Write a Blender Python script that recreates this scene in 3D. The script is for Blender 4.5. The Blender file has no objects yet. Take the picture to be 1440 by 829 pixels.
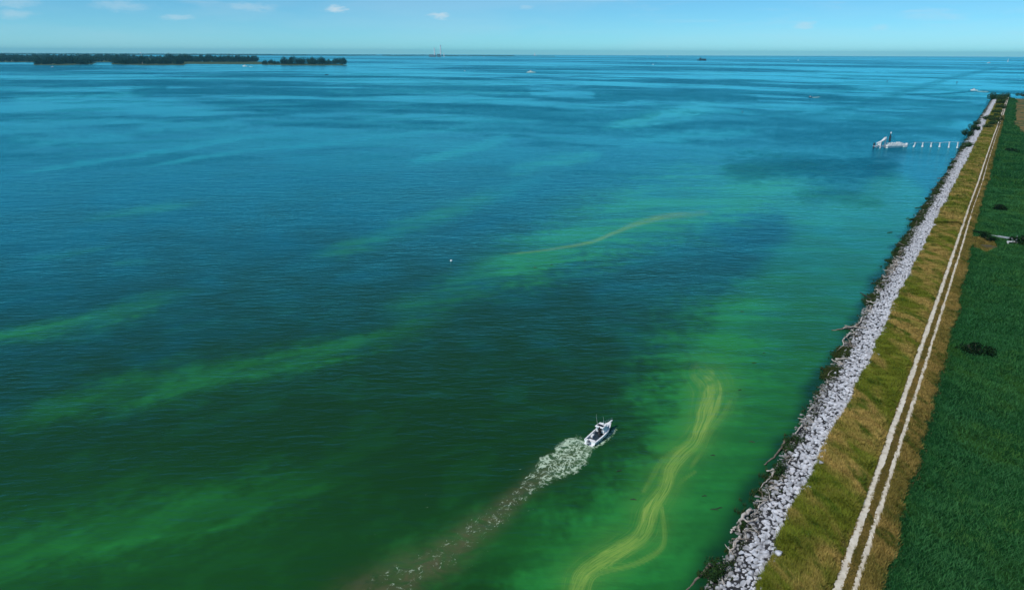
import bpy, bmesh, math, random
import numpy as np
from mathutils import Vector, Matrix, Euler, noise as mnoise
R = math.radians
random.seed(7); RNG = np.random.default_rng(11)
scene = bpy.context.scene
col = scene.collection

# ------------------------------------------------------------------ camera, sky, sun, exposure
F = 720 / math.tan(R(35)); CX, CY = 719.5, 414.5
CAMH = 60.0; PITCH = math.atan((414.5 - 75.5) / F); ROLL = math.atan(5 / 1440)
cam = bpy.data.cameras.new('camera'); cam.sensor_width = 36; cam.angle = R(70)
cam.clip_start = 1; cam.clip_end = 90000
co = bpy.data.objects.new('camera', cam); col.objects.link(co)
co.matrix_world = Matrix.Translation((0, 0, CAMH)) @ Matrix.Rotation(R(90) - PITCH, 4, 'X') @ Matrix.Rotation(ROLL, 4, 'Z')
scene.camera = co

SUN_AZ, SUN_EL = R(-128), R(48)          # azimuth from +Y towards +X: to the left and a little behind
sd = Vector((math.sin(SUN_AZ) * math.cos(SUN_EL), math.cos(SUN_AZ) * math.cos(SUN_EL), math.sin(SUN_EL)))
sun = bpy.data.lights.new('sun', 'SUN'); sun.energy = 3.6; sun.angle = R(0.53); sun.color = (1.0, 0.96, 0.90)
so = bpy.data.objects.new('sun', sun); col.objects.link(so)
so.rotation_euler = sd.to_track_quat('Z', 'Y').to_euler()
scene.view_settings.view_transform = 'Standard'; scene.view_settings.look = 'None'
scene.view_settings.exposure = 0.0; scene.view_settings.gamma = 1.0

def ray(px, py):
    x = (px - CX) / F; y = -(py - CY) / F
    c, s = math.cos(ROLL), math.sin(ROLL)
    x, y = c * x - s * y, s * x + c * y
    cp, sp = math.cos(PITCH), math.sin(PITCH)
    return Vector((x, cp + y * sp, -sp + y * cp))
def P(px, py, z=0.0):                     # photo pixel -> point on the level z
    d = ray(px, py); t = (z - CAMH) / d.z
    return Vector((d.x * t, d.y * t, z))
def topix(X, Y, Z=0.0):                   # numpy: world -> photo pixel
    cp, sp = math.cos(PITCH), math.sin(PITCH)
    dz = Z - CAMH
    dep = Y * cp - dz * sp; up = Y * sp + dz * cp
    dep = np.where(dep > 1, dep, 1)
    x = X / dep; y = up / dep
    c, s = math.cos(ROLL), math.sin(ROLL)
    x, y = c * x + s * y, -s * x + c * y
    return CX + x * F, CY - y * F

# ------------------------------------------------------------------ node helpers
class NT:
    def __init__(s, tree): s.t = tree; s.n = tree.nodes; s.l = tree.links
    def add(s, typ, **kw):
        n = s.n.new(typ)
        for k, v in kw.items():
            if k.startswith('i_'): n.inputs[k[2:].replace('_', ' ')].default_value = v
            else: setattr(n, k, v)
        return n
    def set(s, n, key, v):
        if hasattr(v, 'is_output') or isinstance(v, bpy.types.NodeSocket): s.l.new(v, n.inputs[key])
        else: n.inputs[key].default_value = v
    def math(s, op, a, b=0.0, clamp=False):
        n = s.n.new('ShaderNodeMath'); n.operation = op; n.use_clamp = clamp
        s.set(n, 0, a); s.set(n, 1, b); return n.outputs[0]
    def vm(s, op, a, b=None):
        n = s.n.new('ShaderNodeVectorMath'); n.operation = op
        s.set(n, 0, a)
        if b is not None: s.set(n, 1, b)
        return n.outputs['Value'] if op in ('LENGTH', 'DOT_PRODUCT', 'DISTANCE') else n.outputs[0]
    def mix(s, f, a, b, blend='MIX'):
        n = s.n.new('ShaderNodeMix'); n.data_type = 'RGBA'; n.blend_type = blend
        s.set(n, 0, f)
        for k, v in ((6, a), (7, b)):
            if isinstance(v, tuple) and len(v) == 3: v = v + (1,)
            s.set(n, k, v)
        return n.outputs[2]
    def ss(s, v, lo, hi, to0=0.0, to1=1.0):
        n = s.n.new('ShaderNodeMapRange'); n.interpolation_type = 'SMOOTHSTEP'
        s.set(n, 0, v); n.inputs[1].default_value = lo; n.inputs[2].default_value = hi
        n.inputs[3].default_value = to0; n.inputs[4].default_value = to1
        return n.outputs[0]
    def noise(s, vec, scale, detail=3.0, rough=0.5, dist=0.0, color=False):
        n = s.n.new('ShaderNodeTexNoise')
        s.set(n, 'Vector', vec); n.inputs['Scale'].default_value = scale
        n.inputs['Detail'].default_value = detail; n.inputs['Roughness'].default_value = rough
        n.inputs['Distortion'].default_value = dist
        return n.outputs['Color' if color else 'Fac']
    def mapping(s, vec, rot=(0, 0, 0), scale=(1, 1, 1), loc=(0, 0, 0)):
        n = s.n.new('ShaderNodeMapping'); s.l.new(vec, n.inputs[0])
        n.inputs[1].default_value = loc; n.inputs[2].default_value = rot; n.inputs[3].default_value = scale
        return n.outputs[0]
    def pos(s): return s.n.new('ShaderNodeNewGeometry').outputs['Position']
    def attr(s, name): n = s.n.new('ShaderNodeAttribute'); n.attribute_name = name; return n
    def bump(s, h, strength, dist, normal=None):
        n = s.n.new('ShaderNodeBump'); s.l.new(h, n.inputs['Height'])
        s.set(n, 'Strength', strength); n.inputs['Distance'].default_value = dist
        if normal is not None: s.l.new(normal, n.inputs['Normal'])
        return n.outputs[0]

MATS = {}
def new_mat(name):
    m = bpy.data.materials.new(name); m.use_nodes = True
    nt = NT(m.node_tree); b = m.node_tree.nodes['Principled BSDF']
    MATS[name] = m; return m, nt, b
def simple(name, c1, c2=None, scale=1.0, rough=0.6, bump=0.0, metal=0.0, coords='obj'):
    m, nt, b = new_mat(name)
    v = nt.add('ShaderNodeTexCoord').outputs['Object'] if coords == 'obj' else nt.pos()
    n = nt.noise(v, scale, 5, 0.6)
    c2 = c2 or tuple(x * 0.75 for x in c1)
    nt.l.new(nt.mix(nt.ss(n, 0.35, 0.65), c1, c2), b.inputs['Base Color'])
    b.inputs['Roughness'].default_value = rough; b.inputs['Metallic'].default_value = metal
    if bump: nt.l.new(nt.bump(n, bump, 0.05), b.inputs['Normal'])
    return m

# ------------------------------------------------------------------ world
w = bpy.data.worlds.new('World'); scene.world = w; w.use_nodes = True
nt = NT(w.node_tree)
bg = w.node_tree.nodes['Background']
sky = nt.add('ShaderNodeTexSky', sky_type='NISHITA'); sky.sun_disc = False
sky.sun_elevation = SUN_EL; sky.sun_rotation = SUN_AZ; sky.altitude = 60
sky.air_density = 0.62; sky.dust_density = 0.0; sky.ozone_density = 7.0
tint = nt.mix(1.0, sky.outputs[0], (0.62, 1.10, 1.10), 'MULTIPLY')
d = nt.add('ShaderNodeTexCoord').outputs['Generated']
m1 = nt.mapping(d, scale=(9, 9, 60))
n1 = nt.noise(m1, 1.0, 6, 0.6, 0.3)
broad = nt.noise(nt.mapping(d, scale=(2.0, 2.0, 9), loc=(3.1, 0.4, 0.2)), 1.0, 2)
veil = nt.math('MULTIPLY', nt.ss(n1, 0.5, 0.78), nt.ss(broad, 0.42, 0.62))
veil = nt.math('ADD', nt.math('MULTIPLY', veil, 0.5), nt.math('MULTIPLY', nt.ss(nt.noise(nt.mapping(d, scale=(3, 3, 22), loc=(1.7, 5, 0)), 1.0, 5, 0.55, 0.4), .35, .7), 0.16))
puffs = None
for px, py, wx, wy, k in ((617, 22, 22, 6, .75), (472, 13, 18, 6, .8), (740, 10, 14, 4, .3), (1131, 37, 16, 7, .4), (1237, 40, 16, 6, .25),
                          (248, 24, 26, 5, .4), (22, 20, 26, 6, .35), (350, 10, 40, 7, .35), (170, 8, 40, 8, .3), (15, 2, 40, 8, .3)):
    v0 = ray(px, py).normalized()
    q = nt.vm('SUBTRACT', d, tuple(v0))
    q = nt.vm('MULTIPLY', q, (F / wx, F / wx, F / wy))
    q = nt.vm('ADD', q, nt.vm('MULTIPLY', nt.vm('SUBTRACT', nt.noise(nt.mapping(d, scale=(60, 60, 200)), 1.0, 5, 0.65, color=True), (0.5, 0.5, 0.5)), (1.6, 1.6, 2.2)))
    p = nt.math('MULTIPLY', nt.ss(nt.vm('LENGTH', q), 1.1, 0.1), k)
    puffs = p if puffs is None else nt.math('MAXIMUM', puffs, p)
cl = nt.math('MAXIMUM', veil, puffs, True)
skyc = nt.mix(cl, tint, (6.2, 7.6, 8.4))
nt.l.new(skyc, bg.inputs['Color']); bg.inputs['Strength'].default_value = 0.10

# ------------------------------------------------------------------ object helpers
def tag(o, label=None, cat=None, group=None, kind=None):
    if label: o['label'] = label
    if cat: o['category'] = cat
    if group: o['group'] = group
    if kind: o['kind'] = kind
    return o
def mesh_from(name, v, f, mat=None, smooth=False):
    me = bpy.data.meshes.new(name)
    me.from_pydata([tuple(x) for x in v], [], [tuple(x) for x in f])
    if mat: me.materials.append(MATS[mat] if isinstance(mat, str) else mat)
    if smooth: me.polygons.foreach_set('use_smooth', [True] * len(me.polygons))
    me.update(); return me
def link(name, me, parent=None, loc=None, rotz=0.0):
    o = bpy.data.objects.new(name, me); col.objects.link(o)
    if parent: o.parent = parent
    if loc is not None: o.location = loc
    if rotz: o.rotation_euler.z = rotz
    return o
def np_mesh(name, verts, quads=None, tris=None, mat=None, smooth=False):
    me = bpy.data.meshes.new(name)
    fl = []; 
    arr = quads if quads is not None else tris
    k = arr.shape[1]; nf = len(arr)
    me.vertices.add(len(verts)); me.vertices.foreach_set('co', verts.astype(np.float32).ravel())
    me.loops.add(nf * k); me.loops.foreach_set('vertex_index', arr.astype(np.int32).ravel())
    me.polygons.add(nf); me.polygons.foreach_set('loop_start', np.arange(0, nf * k, k, dtype=np.int32))
    try: me.polygons.foreach_set('loop_total', np.full(nf, k, dtype=np.int32))
    except Exception: pass
    if smooth: me.polygons.foreach_set('use_smooth', np.ones(nf, dtype=bool))
    if mat: me.materials.append(MATS[mat])
    me.update(calc_edges=True); me.validate(); return me
class MB:
    """collects simple solids and builds ONE mesh object"""
    def __init__(s): s.v = []; s.f = []
    def add(s, v, f):
        b = len(s.v); s.v += [Vector(x) for x in v]; s.f += [tuple(i + b for i in q) for q in f]; return s
    def box(s, c, d, rz=0.0, taper=1.0):
        x, y, z = (q / 2 for q in d); c = Vector(c); m = Matrix.Rotation(rz, 3, 'Z')
        vs = [m @ Vector((a * x * (taper if k > 0 else 1), b * y * (taper if k > 0 else 1), k * z)) + c for k in (-1, 1) for a, b in ((-1, -1), (1, -1), (1, 1), (-1, 1))]
        return s.add(vs, [(3, 2, 1, 0), (4, 5, 6, 7), (0, 1, 5, 4), (1, 2, 6, 5), (2, 3, 7, 6), (3, 0, 4, 7)])
    def tube(s, pts, rad, n=6, cap=True):
        pts = [Vector(p) for p in pts]
        if not hasattr(rad, '__len__'): rad = [rad] * len(pts)
        vs = []; fs = []
        for i, p in enumerate(pts):
            t = (pts[min(i + 1, len(pts) - 1)] - pts[max(i - 1, 0)]).normalized()
            a = t.cross(Vector((0, 0, 1)) if abs(t.z) < .9 else Vector((1, 0, 0))).normalized(); b = t.cross(a)
            for k in range(n):
                th = 2 * math.pi * k / n
                vs.append(p + (a * math.cos(th) + b * math.sin(th)) * rad[i])
        for i in range(len(pts) - 1):
            for k in range(n):
                fs.append((i * n + k, i * n + (k + 1) % n, (i + 1) * n + (k + 1) % n, (i + 1) * n + k))
        if cap:
            fs.append(tuple(range(n - 1, -1, -1))); fs.append(tuple(range((len(pts) - 1) * n, len(pts) * n)))
        return s.add(vs, fs)
    def loft(s, rings, closed=True, cap=True):
        n = len(rings[0]); vs = [p for r in rings for p in r]; fs = []
        for i in range(len(rings) - 1):
            for k in range(n if closed else n - 1):
                fs.append((i * n + k, i * n + (k + 1) % n, (i + 1) * n + (k + 1) % n, (i + 1) * n + k))
        if cap and closed:
            fs.append(tuple(range(n - 1, -1, -1))); fs.append(tuple(range((len(rings) - 1) * n, len(rings) * n)))
        return s.add(vs, fs)
    def build(s, name, mat, parent=None, loc=None, rotz=0.0, smooth=False, bevel=0.0):
        o = link(name, mesh_from(name, s.v, s.f, mat, smooth), parent, loc, rotz)
        if bevel:
            md = o.modifiers.new('bevel', 'BEVEL'); md.width = bevel; md.segments = 2; md.limit_method = 'ANGLE'
        return o
def empty(name, loc, rotz=0.0, **kw):
    o = bpy.data.objects.new(name, None); col.objects.link(o); o.location = loc; o.rotation_euler.z = rotz
    return o
def copy_tree(o, parent=None):
    c = o.copy(); col.objects.link(c); c.parent = parent
    for ch in o.children: copy_tree(ch, c)
    return c

# numpy noise -----------------------------------------------------------------
_perm = np.random.default_rng(5).random((256, 256))
def vnoise(x, y):
    xi = np.floor(x).astype(int); yi = np.floor(y).astype(int)
    fx = x - xi; fy = y - yi
    fx = fx * fx * (3 - 2 * fx); fy = fy * fy * (3 - 2 * fy)
    a = _perm[xi & 255, yi & 255]; b = _perm[(xi + 1) & 255, yi & 255]
    c = _perm[xi & 255, (yi + 1) & 255]; e = _perm[(xi + 1) & 255, (yi + 1) & 255]
    return (a * (1 - fx) + b * fx) * (1 - fy) + (c * (1 - fx) + e * fx) * fy
def fbm(x, y, o=4):
    t = 0; a = 0.5; n = 0
    for i in range(o):
        t = t + a * vnoise(x + 17.3 * i, y + 9.1 * i); n += a; a *= 0.5; x = x * 2.03; y = y * 2.03
    return t / n
def sstep(v, lo, hi):
    t = np.clip((v - lo) / (hi - lo), 0, 1); return t * t * (3 - 2 * t)
def catmull(pts, n=12):
    pts = np.array(pts, float); out = []
    for i in range(len(pts) - 1):
        p0 = pts[max(i - 1, 0)]; p1 = pts[i]; p2 = pts[i + 1]; p3 = pts[min(i + 2, len(pts) - 1)]
        for k in range(n):
            t = k / n
            out.append(0.5 * (2 * p1 + (p2 - p0) * t + (2 * p0 - 5 * p1 + 4 * p2 - p3) * t * t + (3 * p1 - p0 - 3 * p2 + p3) * t ** 3))
    out.append(pts[-1]); return np.array(out)

# dike frame: s along the embankment, t across it (t < 0 towards the lake)
ANG = R(33.46); DS = np.array([math.sin(ANG), math.cos(ANG)]); DN = np.array([math.cos(ANG), -math.sin(ANG)])
def W2(s, t): return s * DS[0] + t * DN[0], s * DS[1] + t * DN[1]
def ST(x, y): return x * DS[0] + y * DS[1], x * DN[0] + y * DN[1]
S0, S1 = -250.0, 1300.0
def tW(s): return np.interp(s, [0, 72, 120, 180, 260, 430, 760, 1300], [-19.2, -19.6, -20.2, -20.8, -21.8, -21.8, -23.2, -24.0])
def tR(s): return np.interp(s, [0, 73, 104, 140, 190, 450, 745, 1300], [-14.2, -14.3, -14.6, -14.0, -14.9, -15.1, -15.5, -17.2]) + 0.7 * (vnoise(s * 0.13, s * 0 + 3.3) - 0.5) + .4 * (vnoise(s * 0.6, s * 0 + 8.3) - 0.5)
def tF(s): return np.interp(s, [0, 80, 120, 200, 305, 460, 1015, 1300], [-2.8, -3.0, -2.3, -2.8, -3.6, -3.7, -4.9, -6.0]) + 1.6 * (vnoise(s * 0.09, s * 0 + 1.3) - 0.5) + 1.2 * (vnoise(s * 0.45, s * 0 + 4.3) - 0.5)
def zground(s, t):
    s = np.asarray(s, float); t = np.asarray(t, float)
    a, b, c = tW(s), tR(s), tF(s)
    z = np.where(t < a, -1.2 + np.clip((t - (a - 4)) / 4, 0, 1) * 1.2, 0)
    z = np.where((t >= a) & (t < b), (t - a) / (b - a) * 1.8, z)
    z = np.where((t >= b) & (t < -7.6), 1.8 + (t - b) / (-7.6 - b) * 0.8, z)
    z = np.where((t >= -7.6) & (t < c), 2.6, z)
    z = np.where(t >= c, 2.6 - 1.4 * sstep(t - c, 0, 5), z)
    amp = np.where(t > b, 0.16, 0.10)
    amp = np.where((t > -8.2) & (t < -3.6), 0.03, amp)
    return z + amp * (fbm(s * 0.5, t * 0.5, 3) - 0.5) * 2

# ------------------------------------------------------------------ water material
m, nt, b = new_mat('lake_water')
pos = nt.pos()
wa = nt.add('ShaderNodeSeparateColor'); nt.l.new(nt.attr('algae').outputs['Color'], wa.inputs[0])
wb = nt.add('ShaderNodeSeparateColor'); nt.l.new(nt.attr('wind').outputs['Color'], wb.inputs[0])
uv = nt.attr('ribbon').outputs['Vector']
A, Sc, B = wa.outputs[0], wa.outputs[1], wa.outputs[2]
FO = nt.attr('foam').outputs['Fac']
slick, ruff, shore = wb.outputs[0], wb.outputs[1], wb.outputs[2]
fine = nt.noise(nt.mapping(pos, rot=(0, 0, R(-20)), scale=(.05, .16, .1)), 1.0, 5, 0.6, 0.6)
A2 = nt.math('MULTIPLY', A, nt.math('ADD', nt.math('MULTIPLY', fine, 0.7), 0.65), True)
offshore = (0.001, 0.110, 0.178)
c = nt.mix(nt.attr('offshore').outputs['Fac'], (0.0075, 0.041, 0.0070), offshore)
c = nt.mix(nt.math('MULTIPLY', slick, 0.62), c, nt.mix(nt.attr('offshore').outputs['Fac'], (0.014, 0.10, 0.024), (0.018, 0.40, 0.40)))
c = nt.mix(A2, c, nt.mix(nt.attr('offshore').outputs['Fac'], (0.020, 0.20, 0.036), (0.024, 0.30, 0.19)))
fil = nt.noise(nt.mapping(uv, scale=(4.2, 1.1, 1)), 1.0, 6, 0.6, 1.4)
scum_streak = nt.math('MULTIPLY', Sc, nt.ss(fil, 0.30, 0.62, 0.35, 1.0))
c = nt.mix(nt.math('MULTIPLY', scum_streak, 0.95, True), c, (0.23, 0.37, 0.065))
c = nt.mix(nt.math('MULTIPLY', nt.math('MULTIPLY', Sc, nt.ss(fil, 0.56, 0.72)), 0.55, True), c, (0.34, 0.46, 0.12))
bn = nt.noise(nt.mapping(pos, scale=(.35, .35, .35)), 1.0, 5, 0.6, 1.0)
c = nt.mix(nt.math('MULTIPLY', B, nt.ss(bn, 0.25, 0.65, 0.3, 1.0), True), c, (0.092, 0.086, 0.043))
c = nt.mix(shore, c, (0.004, 0.022, 0.012))  # painted shade and reflection along the bank
# foam: lacy threshold of warped noise
wpos = nt.vm('ADD', pos, nt.vm('MULTIPLY', nt.noise(pos, 0.5, 3, color=True), (2.4, 2.4, 0)))
f1 = nt.math('ADD', nt.math('MULTIPLY', nt.noise(pos, 1.9, 6, 0.72, .6), 0.45), nt.math('MULTIPLY', nt.noise(nt.mapping(uv, scale=(3.6, 1.7, 1)), 1.0, 6, 0.66, 0.9), 0.55))
f2 = nt.math('ABSOLUTE', nt.math('SUBTRACT', nt.noise(nt.mapping(wpos, loc=(9, 4, 0)), 0.55, 6, 0.65, 0.6), 0.5))
lace = nt.ss(f2, 0.05, 0.0)
fm = nt.math('ADD', nt.math('MULTIPLY', nt.math('SUBTRACT', f1, 0.58), 2.3), nt.math('MULTIPLY', lace, 0.42))
foam = nt.math('MULTIPLY', nt.ss(nt.math('ADD', fm, nt.math('SUBTRACT', FO, 0.62)), 0.0, 0.42), nt.ss(FO, 0.02, 0.25), True)
c = nt.mix(nt.math('MULTIPLY', nt.ss(FO, 0.45, 0.9), 0.35), c, (0.09, 0.19, 0.075))
c = nt.mix(nt.math('MULTIPLY', foam, 0.8), c, (0.60, 0.72, 0.54))
rg = nt.math('ADD', 0.16, nt.math('MULTIPLY', foam, 0.5))
rg = nt.math('ADD', rg, nt.math('MULTIPLY', scum_streak, 0.25))
# waves: short wind ripples with crests running along the wind, plus a longer swell
w1 = nt.noise(nt.mapping(pos, rot=(0, 0, R(-22)), scale=(0.26, 0.75, 0.5)), 1.0, 4, 0.55, 0.3)
w2 = nt.noise(nt.mapping(pos, rot=(0, 0, R(8)), scale=(0.07, 0.19, 0.1)), 1.0, 2, 0.5, 0.2)
w3 = nt.noise(nt.mapping(pos, scale=(0.018, 0.03, 0.02)), 1.0, 3, 0.5, 0.4)
hgt = nt.math('ADD', nt.math('MULTIPLY', w1, 0.85), nt.math('MULTIPLY', w2, 1.1))
amp = nt.math('MULTIPLY', nt.math('SUBTRACT', 1.0, nt.math('MULTIPLY', slick, 0.88)), nt.math('ADD', 0.5, nt.math('MULTIPLY', ruff, 2.2)))
amp = nt.math('MULTIPLY', amp, nt.math('ADD', .6, nt.math('MULTIPLY', nt.attr('offshore').outputs['Fac'], .45)))
amp = nt.math('MULTIPLY', amp, nt.ss(w3, 0.3, 0.7, 0.65, 1.15))
nrm = nt.bump(hgt, amp, 1.0)
nt.n.remove(b)
dif = nt.add('ShaderNodeBsdfDiffuse'); nt.l.new(c, dif.inputs['Color']); nt.l.new(nrm, dif.inputs['Normal'])
glo = nt.add('ShaderNodeBsdfGlossy'); glo.inputs['Color'].default_value = (0.34, 0.95, 1.0, 1); nt.l.new(rg, glo.inputs['Roughness']); nt.l.new(nrm, glo.inputs['Normal'])
fre = nt.add('ShaderNodeFresnel'); fre.inputs['IOR'].default_value = 1.22; nt.l.new(nrm, fre.inputs['Normal'])
mxs = nt.add('ShaderNodeMixShader'); nt.l.new(fre.outputs[0], mxs.inputs[0]); nt.l.new(dif.outputs[0], mxs.inputs[1]); nt.l.new(glo.outputs[0], mxs.inputs[2])
nt.l.new(mxs.outputs[0], nt.n['Material Output'].inputs['Surface'])

# ------------------------------------------------------------------ water sheet with its algae, slicks and wake
ang = np.concatenate([np.arange(-180, -39, 3.0), np.arange(-39, 39.001, 0.1), np.arange(42, 180, 3.0)])
rs = [0.5, 6, 12, 20, 30, 40, 48]
while rs[-1] < 40000:
    r = rs[-1]; rs.append(r + (max(0.36, 0.0058 * r) if r < 600 else 0.02 * r))
rs = np.array(rs)
AA, RR = np.meshgrid(np.radians(ang), rs)
X = RR * np.sin(AA); Y = RR * np.cos(AA)
nr, na = X.shape
PX, PY = topix(X, Y); behind = Y < 20
PX = np.where(behind, -9e3, PX); PY = np.where(behind, 9e3, PY)
SS, TT = ST(X, Y)
n_mid = fbm(X * 0.02, Y * 0.02, 4); n_lo = fbm(X * 0.004 + 4, Y * 0.006, 4); n_hi = fbm(X * 0.12, Y * 0.12, 4)
# perspective-even warp so that edges stay ragged at every distance
lr = np.log(RR); n_w1 = fbm(AA * 22 + 5, lr * 16, 4) - 0.5; n_w2 = fbm(AA * 22 + 31, lr * 16 + 7, 4) - 0.5
n_w3 = fbm(AA * 90 + 11, lr * 60, 3) - 0.5
n_str = fbm(AA * 9 + 3, (lr - .34 * AA) * 42, 5); n_str2 = fbm(AA * 30 + 3, (lr - .34 * AA) * 120 + 6, 4)
wisp = sstep(n_str, .34, .62) * (.6 + .8 * n_str2)
def path_dist(pts, wid, warp=1.0, margin=5.0):
    """signed distance to a curve in units of its local half width, and the length along it (pixels of the photograph as surface coordinates)"""
    c = catmull([p + (q,) for p, q in zip(pts, wid)], 10); 
    wm = c[:, 2].max() * margin + 30
    x0, x1 = c[:, 0].min() - wm, c[:, 0].max() + wm; y0, y1 = c[:, 1].min() - wm, c[:, 1].max() + wm
    msk = (PX > x0) & (PX < x1) & (PY > y0) & (PY < y1)
    u = np.full(PX.shape, 99.0); v = np.zeros(PX.shape)
    qx = PX[msk]; qy = PY[msk]
    best = np.full(qx.shape, 1e9); bu = np.full(qx.shape, 99.0); bv = np.zeros(qx.shape)
    L = 0
    wx = n_w1[msk]; wy = n_w2[msk]
    for i in range(len(c) - 1):
        a, e = c[i], c[i + 1]; dx, dy = e[0] - a[0], e[1] - a[1]; l2 = dx * dx + dy * dy + 1e-9; l = math.sqrt(l2)
        hw = (a[2] + e[2]) / 2
        ax = qx + wx * warp * hw - a[0]; ay = qy + wy * warp * hw * 0.6 - a[1]
        tt = np.clip((ax * dx + ay * dy) / l2, 0, 1)
        ox = ax - tt * dx; oy = ay - tt * dy
        dd = np.sqrt(ox * ox + oy * oy) / (a[2] + (e[2] - a[2]) * tt)
        sg = np.sign(ox * dy - oy * dx)
        k = dd < best
        best = np.where(k, dd, best); bu = np.where(k, dd * sg, bu); bv = np.where(k, L + tt * l, bv)
        L += l
    u[msk] = bu; v[msk] = bv
    return u, v, L
def soft(u, p=1.0): return np.exp(-(np.abs(u) ** 2) * p)
algae = np.zeros(PX.shape); scum = np.zeros(PX.shape); brown = np.zeros(PX.shape); foam = np.zeros(PX.shape)
slick = np.zeros(PX.shape); ruff = np.zeros(PX.shape); ribu = np.zeros(PX.shape); ribv = np.zeros(PX.shape)
# broad suspended bloom along the embankment
u, v, L = path_dist([(850, 900), (945, 800), (1010, 690), (1075, 590), (1110, 510), (1140, 440), (1190, 370), (1255, 300)], [165, 150, 125, 115, 130, 115, 90, 60], 0.45, 2)
edge = sstep(np.abs(u + .18 * n_w3 + .10 * (n_str2 - .5)), 1.12, 0.72)
algae = np.maximum(algae, 0.50 * edge * (.88 + .25 * wisp))
for pts, wd, k, wp in (
    ([(960, 600), (968, 555), (985, 505), (1020, 462), (1065, 425), (1090, 405)], [52, 60, 62, 50, 34, 22], 0.5, .6),
    ([(760, 900), (800, 829), (870, 770), (930, 690), (985, 590), (1005, 520), (1010, 470)], [75, 70, 62, 58, 60, 48, 40], 0.45, 0.6),
    ([(640, 385), (672, 372), (740, 362), (830, 340), (920, 312), (1010, 292), (1085, 278), (1120, 280)], [18, 22, 26, 28, 30, 28, 22, 18], 0.62, 1.2),
    ([(700, 360), (820, 315), (930, 275), (1060, 262), (1150, 275), (1240, 290)], [24, 30, 32, 30, 28, 24], 0.42, 1.2),
    ([(1000, 290), (1080, 280), (1115, 300), (1105, 350)], [24, 22, 22, 22], 0.35, 1.2),
    ([(520, 450), (610, 420), (700, 385), (800, 362)], [14, 18, 20, 20], 0.33, 2.2),
    ([(-120, 484), (-20, 474), (60, 463), (130, 451), (195, 430), (250, 414), (310, 402)], [9, 9, 10, 11, 11, 6, 3], 0.62, 2.0),
    ([(-60, 606), (20, 590), (120, 562), (200, 548), (300, 532), (400, 508), (520, 480), (660, 440)], [14, 16, 20, 22, 20, 16, 14, 10], 0.42, 1.6),
    ([(-220, 800), (-20, 780), (70, 768), (180, 746), (300, 716), (400, 688), (540, 645)], [40, 36, 36, 38, 34, 26, 14], 0.36, 1.0),
    ([(60, 772), (130, 770), (200, 757), (300, 744), (370, 725)], [10, 6, 4, 3, 3], 0.25, 2.0),
    ([(420, 362), (500, 344), (590, 312), (660, 288), (730, 258)], [6, 9, 12, 11, 8], 0.34, 2.6),
    ([(100, 312), (200, 296), (290, 283)], [4, 6, 3], 0.30, 2.0),
    ([(30, 366), (90, 359), (170, 344)], [3, 4, 2], 0.35, 2.0),
    ([(150, 372), (230, 366)], [4, 4], 0.25, 3.0),
    ([(590, 226), (660, 210), (720, 195)], [4, 6, 5], 0.22, 2.0),
    ([(705, 242), (800, 224), (860, 216)], [7, 7, 4], 0.25, 2.0),
    ([(840, 182), (920, 165), (980, 154), (1020, 146)], [4, 8, 8, 4], 0.30, 2.0),
    ([(500, 829), (640, 770), (760, 740), (850, 720)], [34, 40, 44, 40], 0.28, 1.4)):
    u, v, L = path_dist(pts, wd, wp * 0.6, 3)
    fade = sstep(v / L, 0, .22) * sstep(v / L, 1, .72)
    uu = u + 1.1 * n_w3 + .9 * (n_str2 - .5)
    algae = algae + (.95 if pts[0][0] < 600 else 1.15) * k * soft(uu, 0.9) * fade * np.where(PY > 560, 0.8 + .5 * wisp, 0.6 + 0.85 * wisp) * (1 - algae * 0.5)
algae *= 1 - 0.75 * soft(path_dist([(900, 400), (1000, 385), (1060, 350), (1090, 320)], [26, 30, 28, 16], 1.0, 3)[0], 0.8)
algae += 0.07 * wisp * sstep(n_w1, -.1, .2) * sstep(PY, 260, 480) + .10 * sstep(PY, 560, 800) * sstep(PX, 700, 200) + .05 * sstep(PY, 600, 800)
# thick yellow-green surface scum: one winding ribbon with strands
def strand(pts, wd, k, wp, keep=True, hard=0.75):
    global scum, ribu, ribv
    u, v, L = path_dist(pts, wd, wp, 2.2)
    g = k * sstep(np.abs(u), 1.15, hard) * (0.85 + 0.6 * n_w1)
    if hard < .35: g = g * sstep(v / L, 0, .12) * sstep(v / L, 1, .8)
    on = g > scum
    ribu = np.where(on | ((np.abs(u) < 1.6) & (scum < .02)), u, ribu); ribv = np.where(on | ((np.abs(u) < 1.6) & (scum < .02)), v / 60, ribv)
    scum = np.maximum(scum, g)
strand([(806, 845), (812, 822), (826, 802), (852, 785), (882, 768), (901, 750), (911, 726), (922, 705), (933, 684), (941, 661), (957, 639), (976, 621), (988, 600), (996, 576), (1002, 556), (1000, 538), (985, 522)],
       [13, 14, 15, 15, 15, 16, 16, 15, 14, 14, 14, 13, 14, 17, 19, 20, 18], 0.92, 0.45, hard=0.4)
scum *= 1 - 0.9 * sstep(PY + 60 * n_w3, 565, 505)
strand([(1030, 552), (1018, 580), (996, 612), (980, 644), (962, 668)], [5, 6, 7, 5, 3], 0.4, 0.6, hard=.3)
strand([(930, 712), (934, 755), (925, 775), (893, 792), (850, 803), (832, 815), (826, 840)], [4, 5, 5, 5, 5, 5, 5], 0.55, 0.1, hard=.36)
strand([(946, 690), (958, 676), (978, 662)], [2, 3, 2], 0.3, 0.6)
strand([(905, 690), (918, 668), (930, 648), (950, 630)], [3, 4, 4, 3], 0.45, 0.4)
strand([(700, 358), (745, 354), (790, 348), (832, 340), (862, 328), (890, 316), (930, 305), (1000, 298)], [1.2, 1.5, 2.2, 3.0, 3.4, 5, 6, 4], 0.62, 0.7, hard=0.2)
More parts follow.
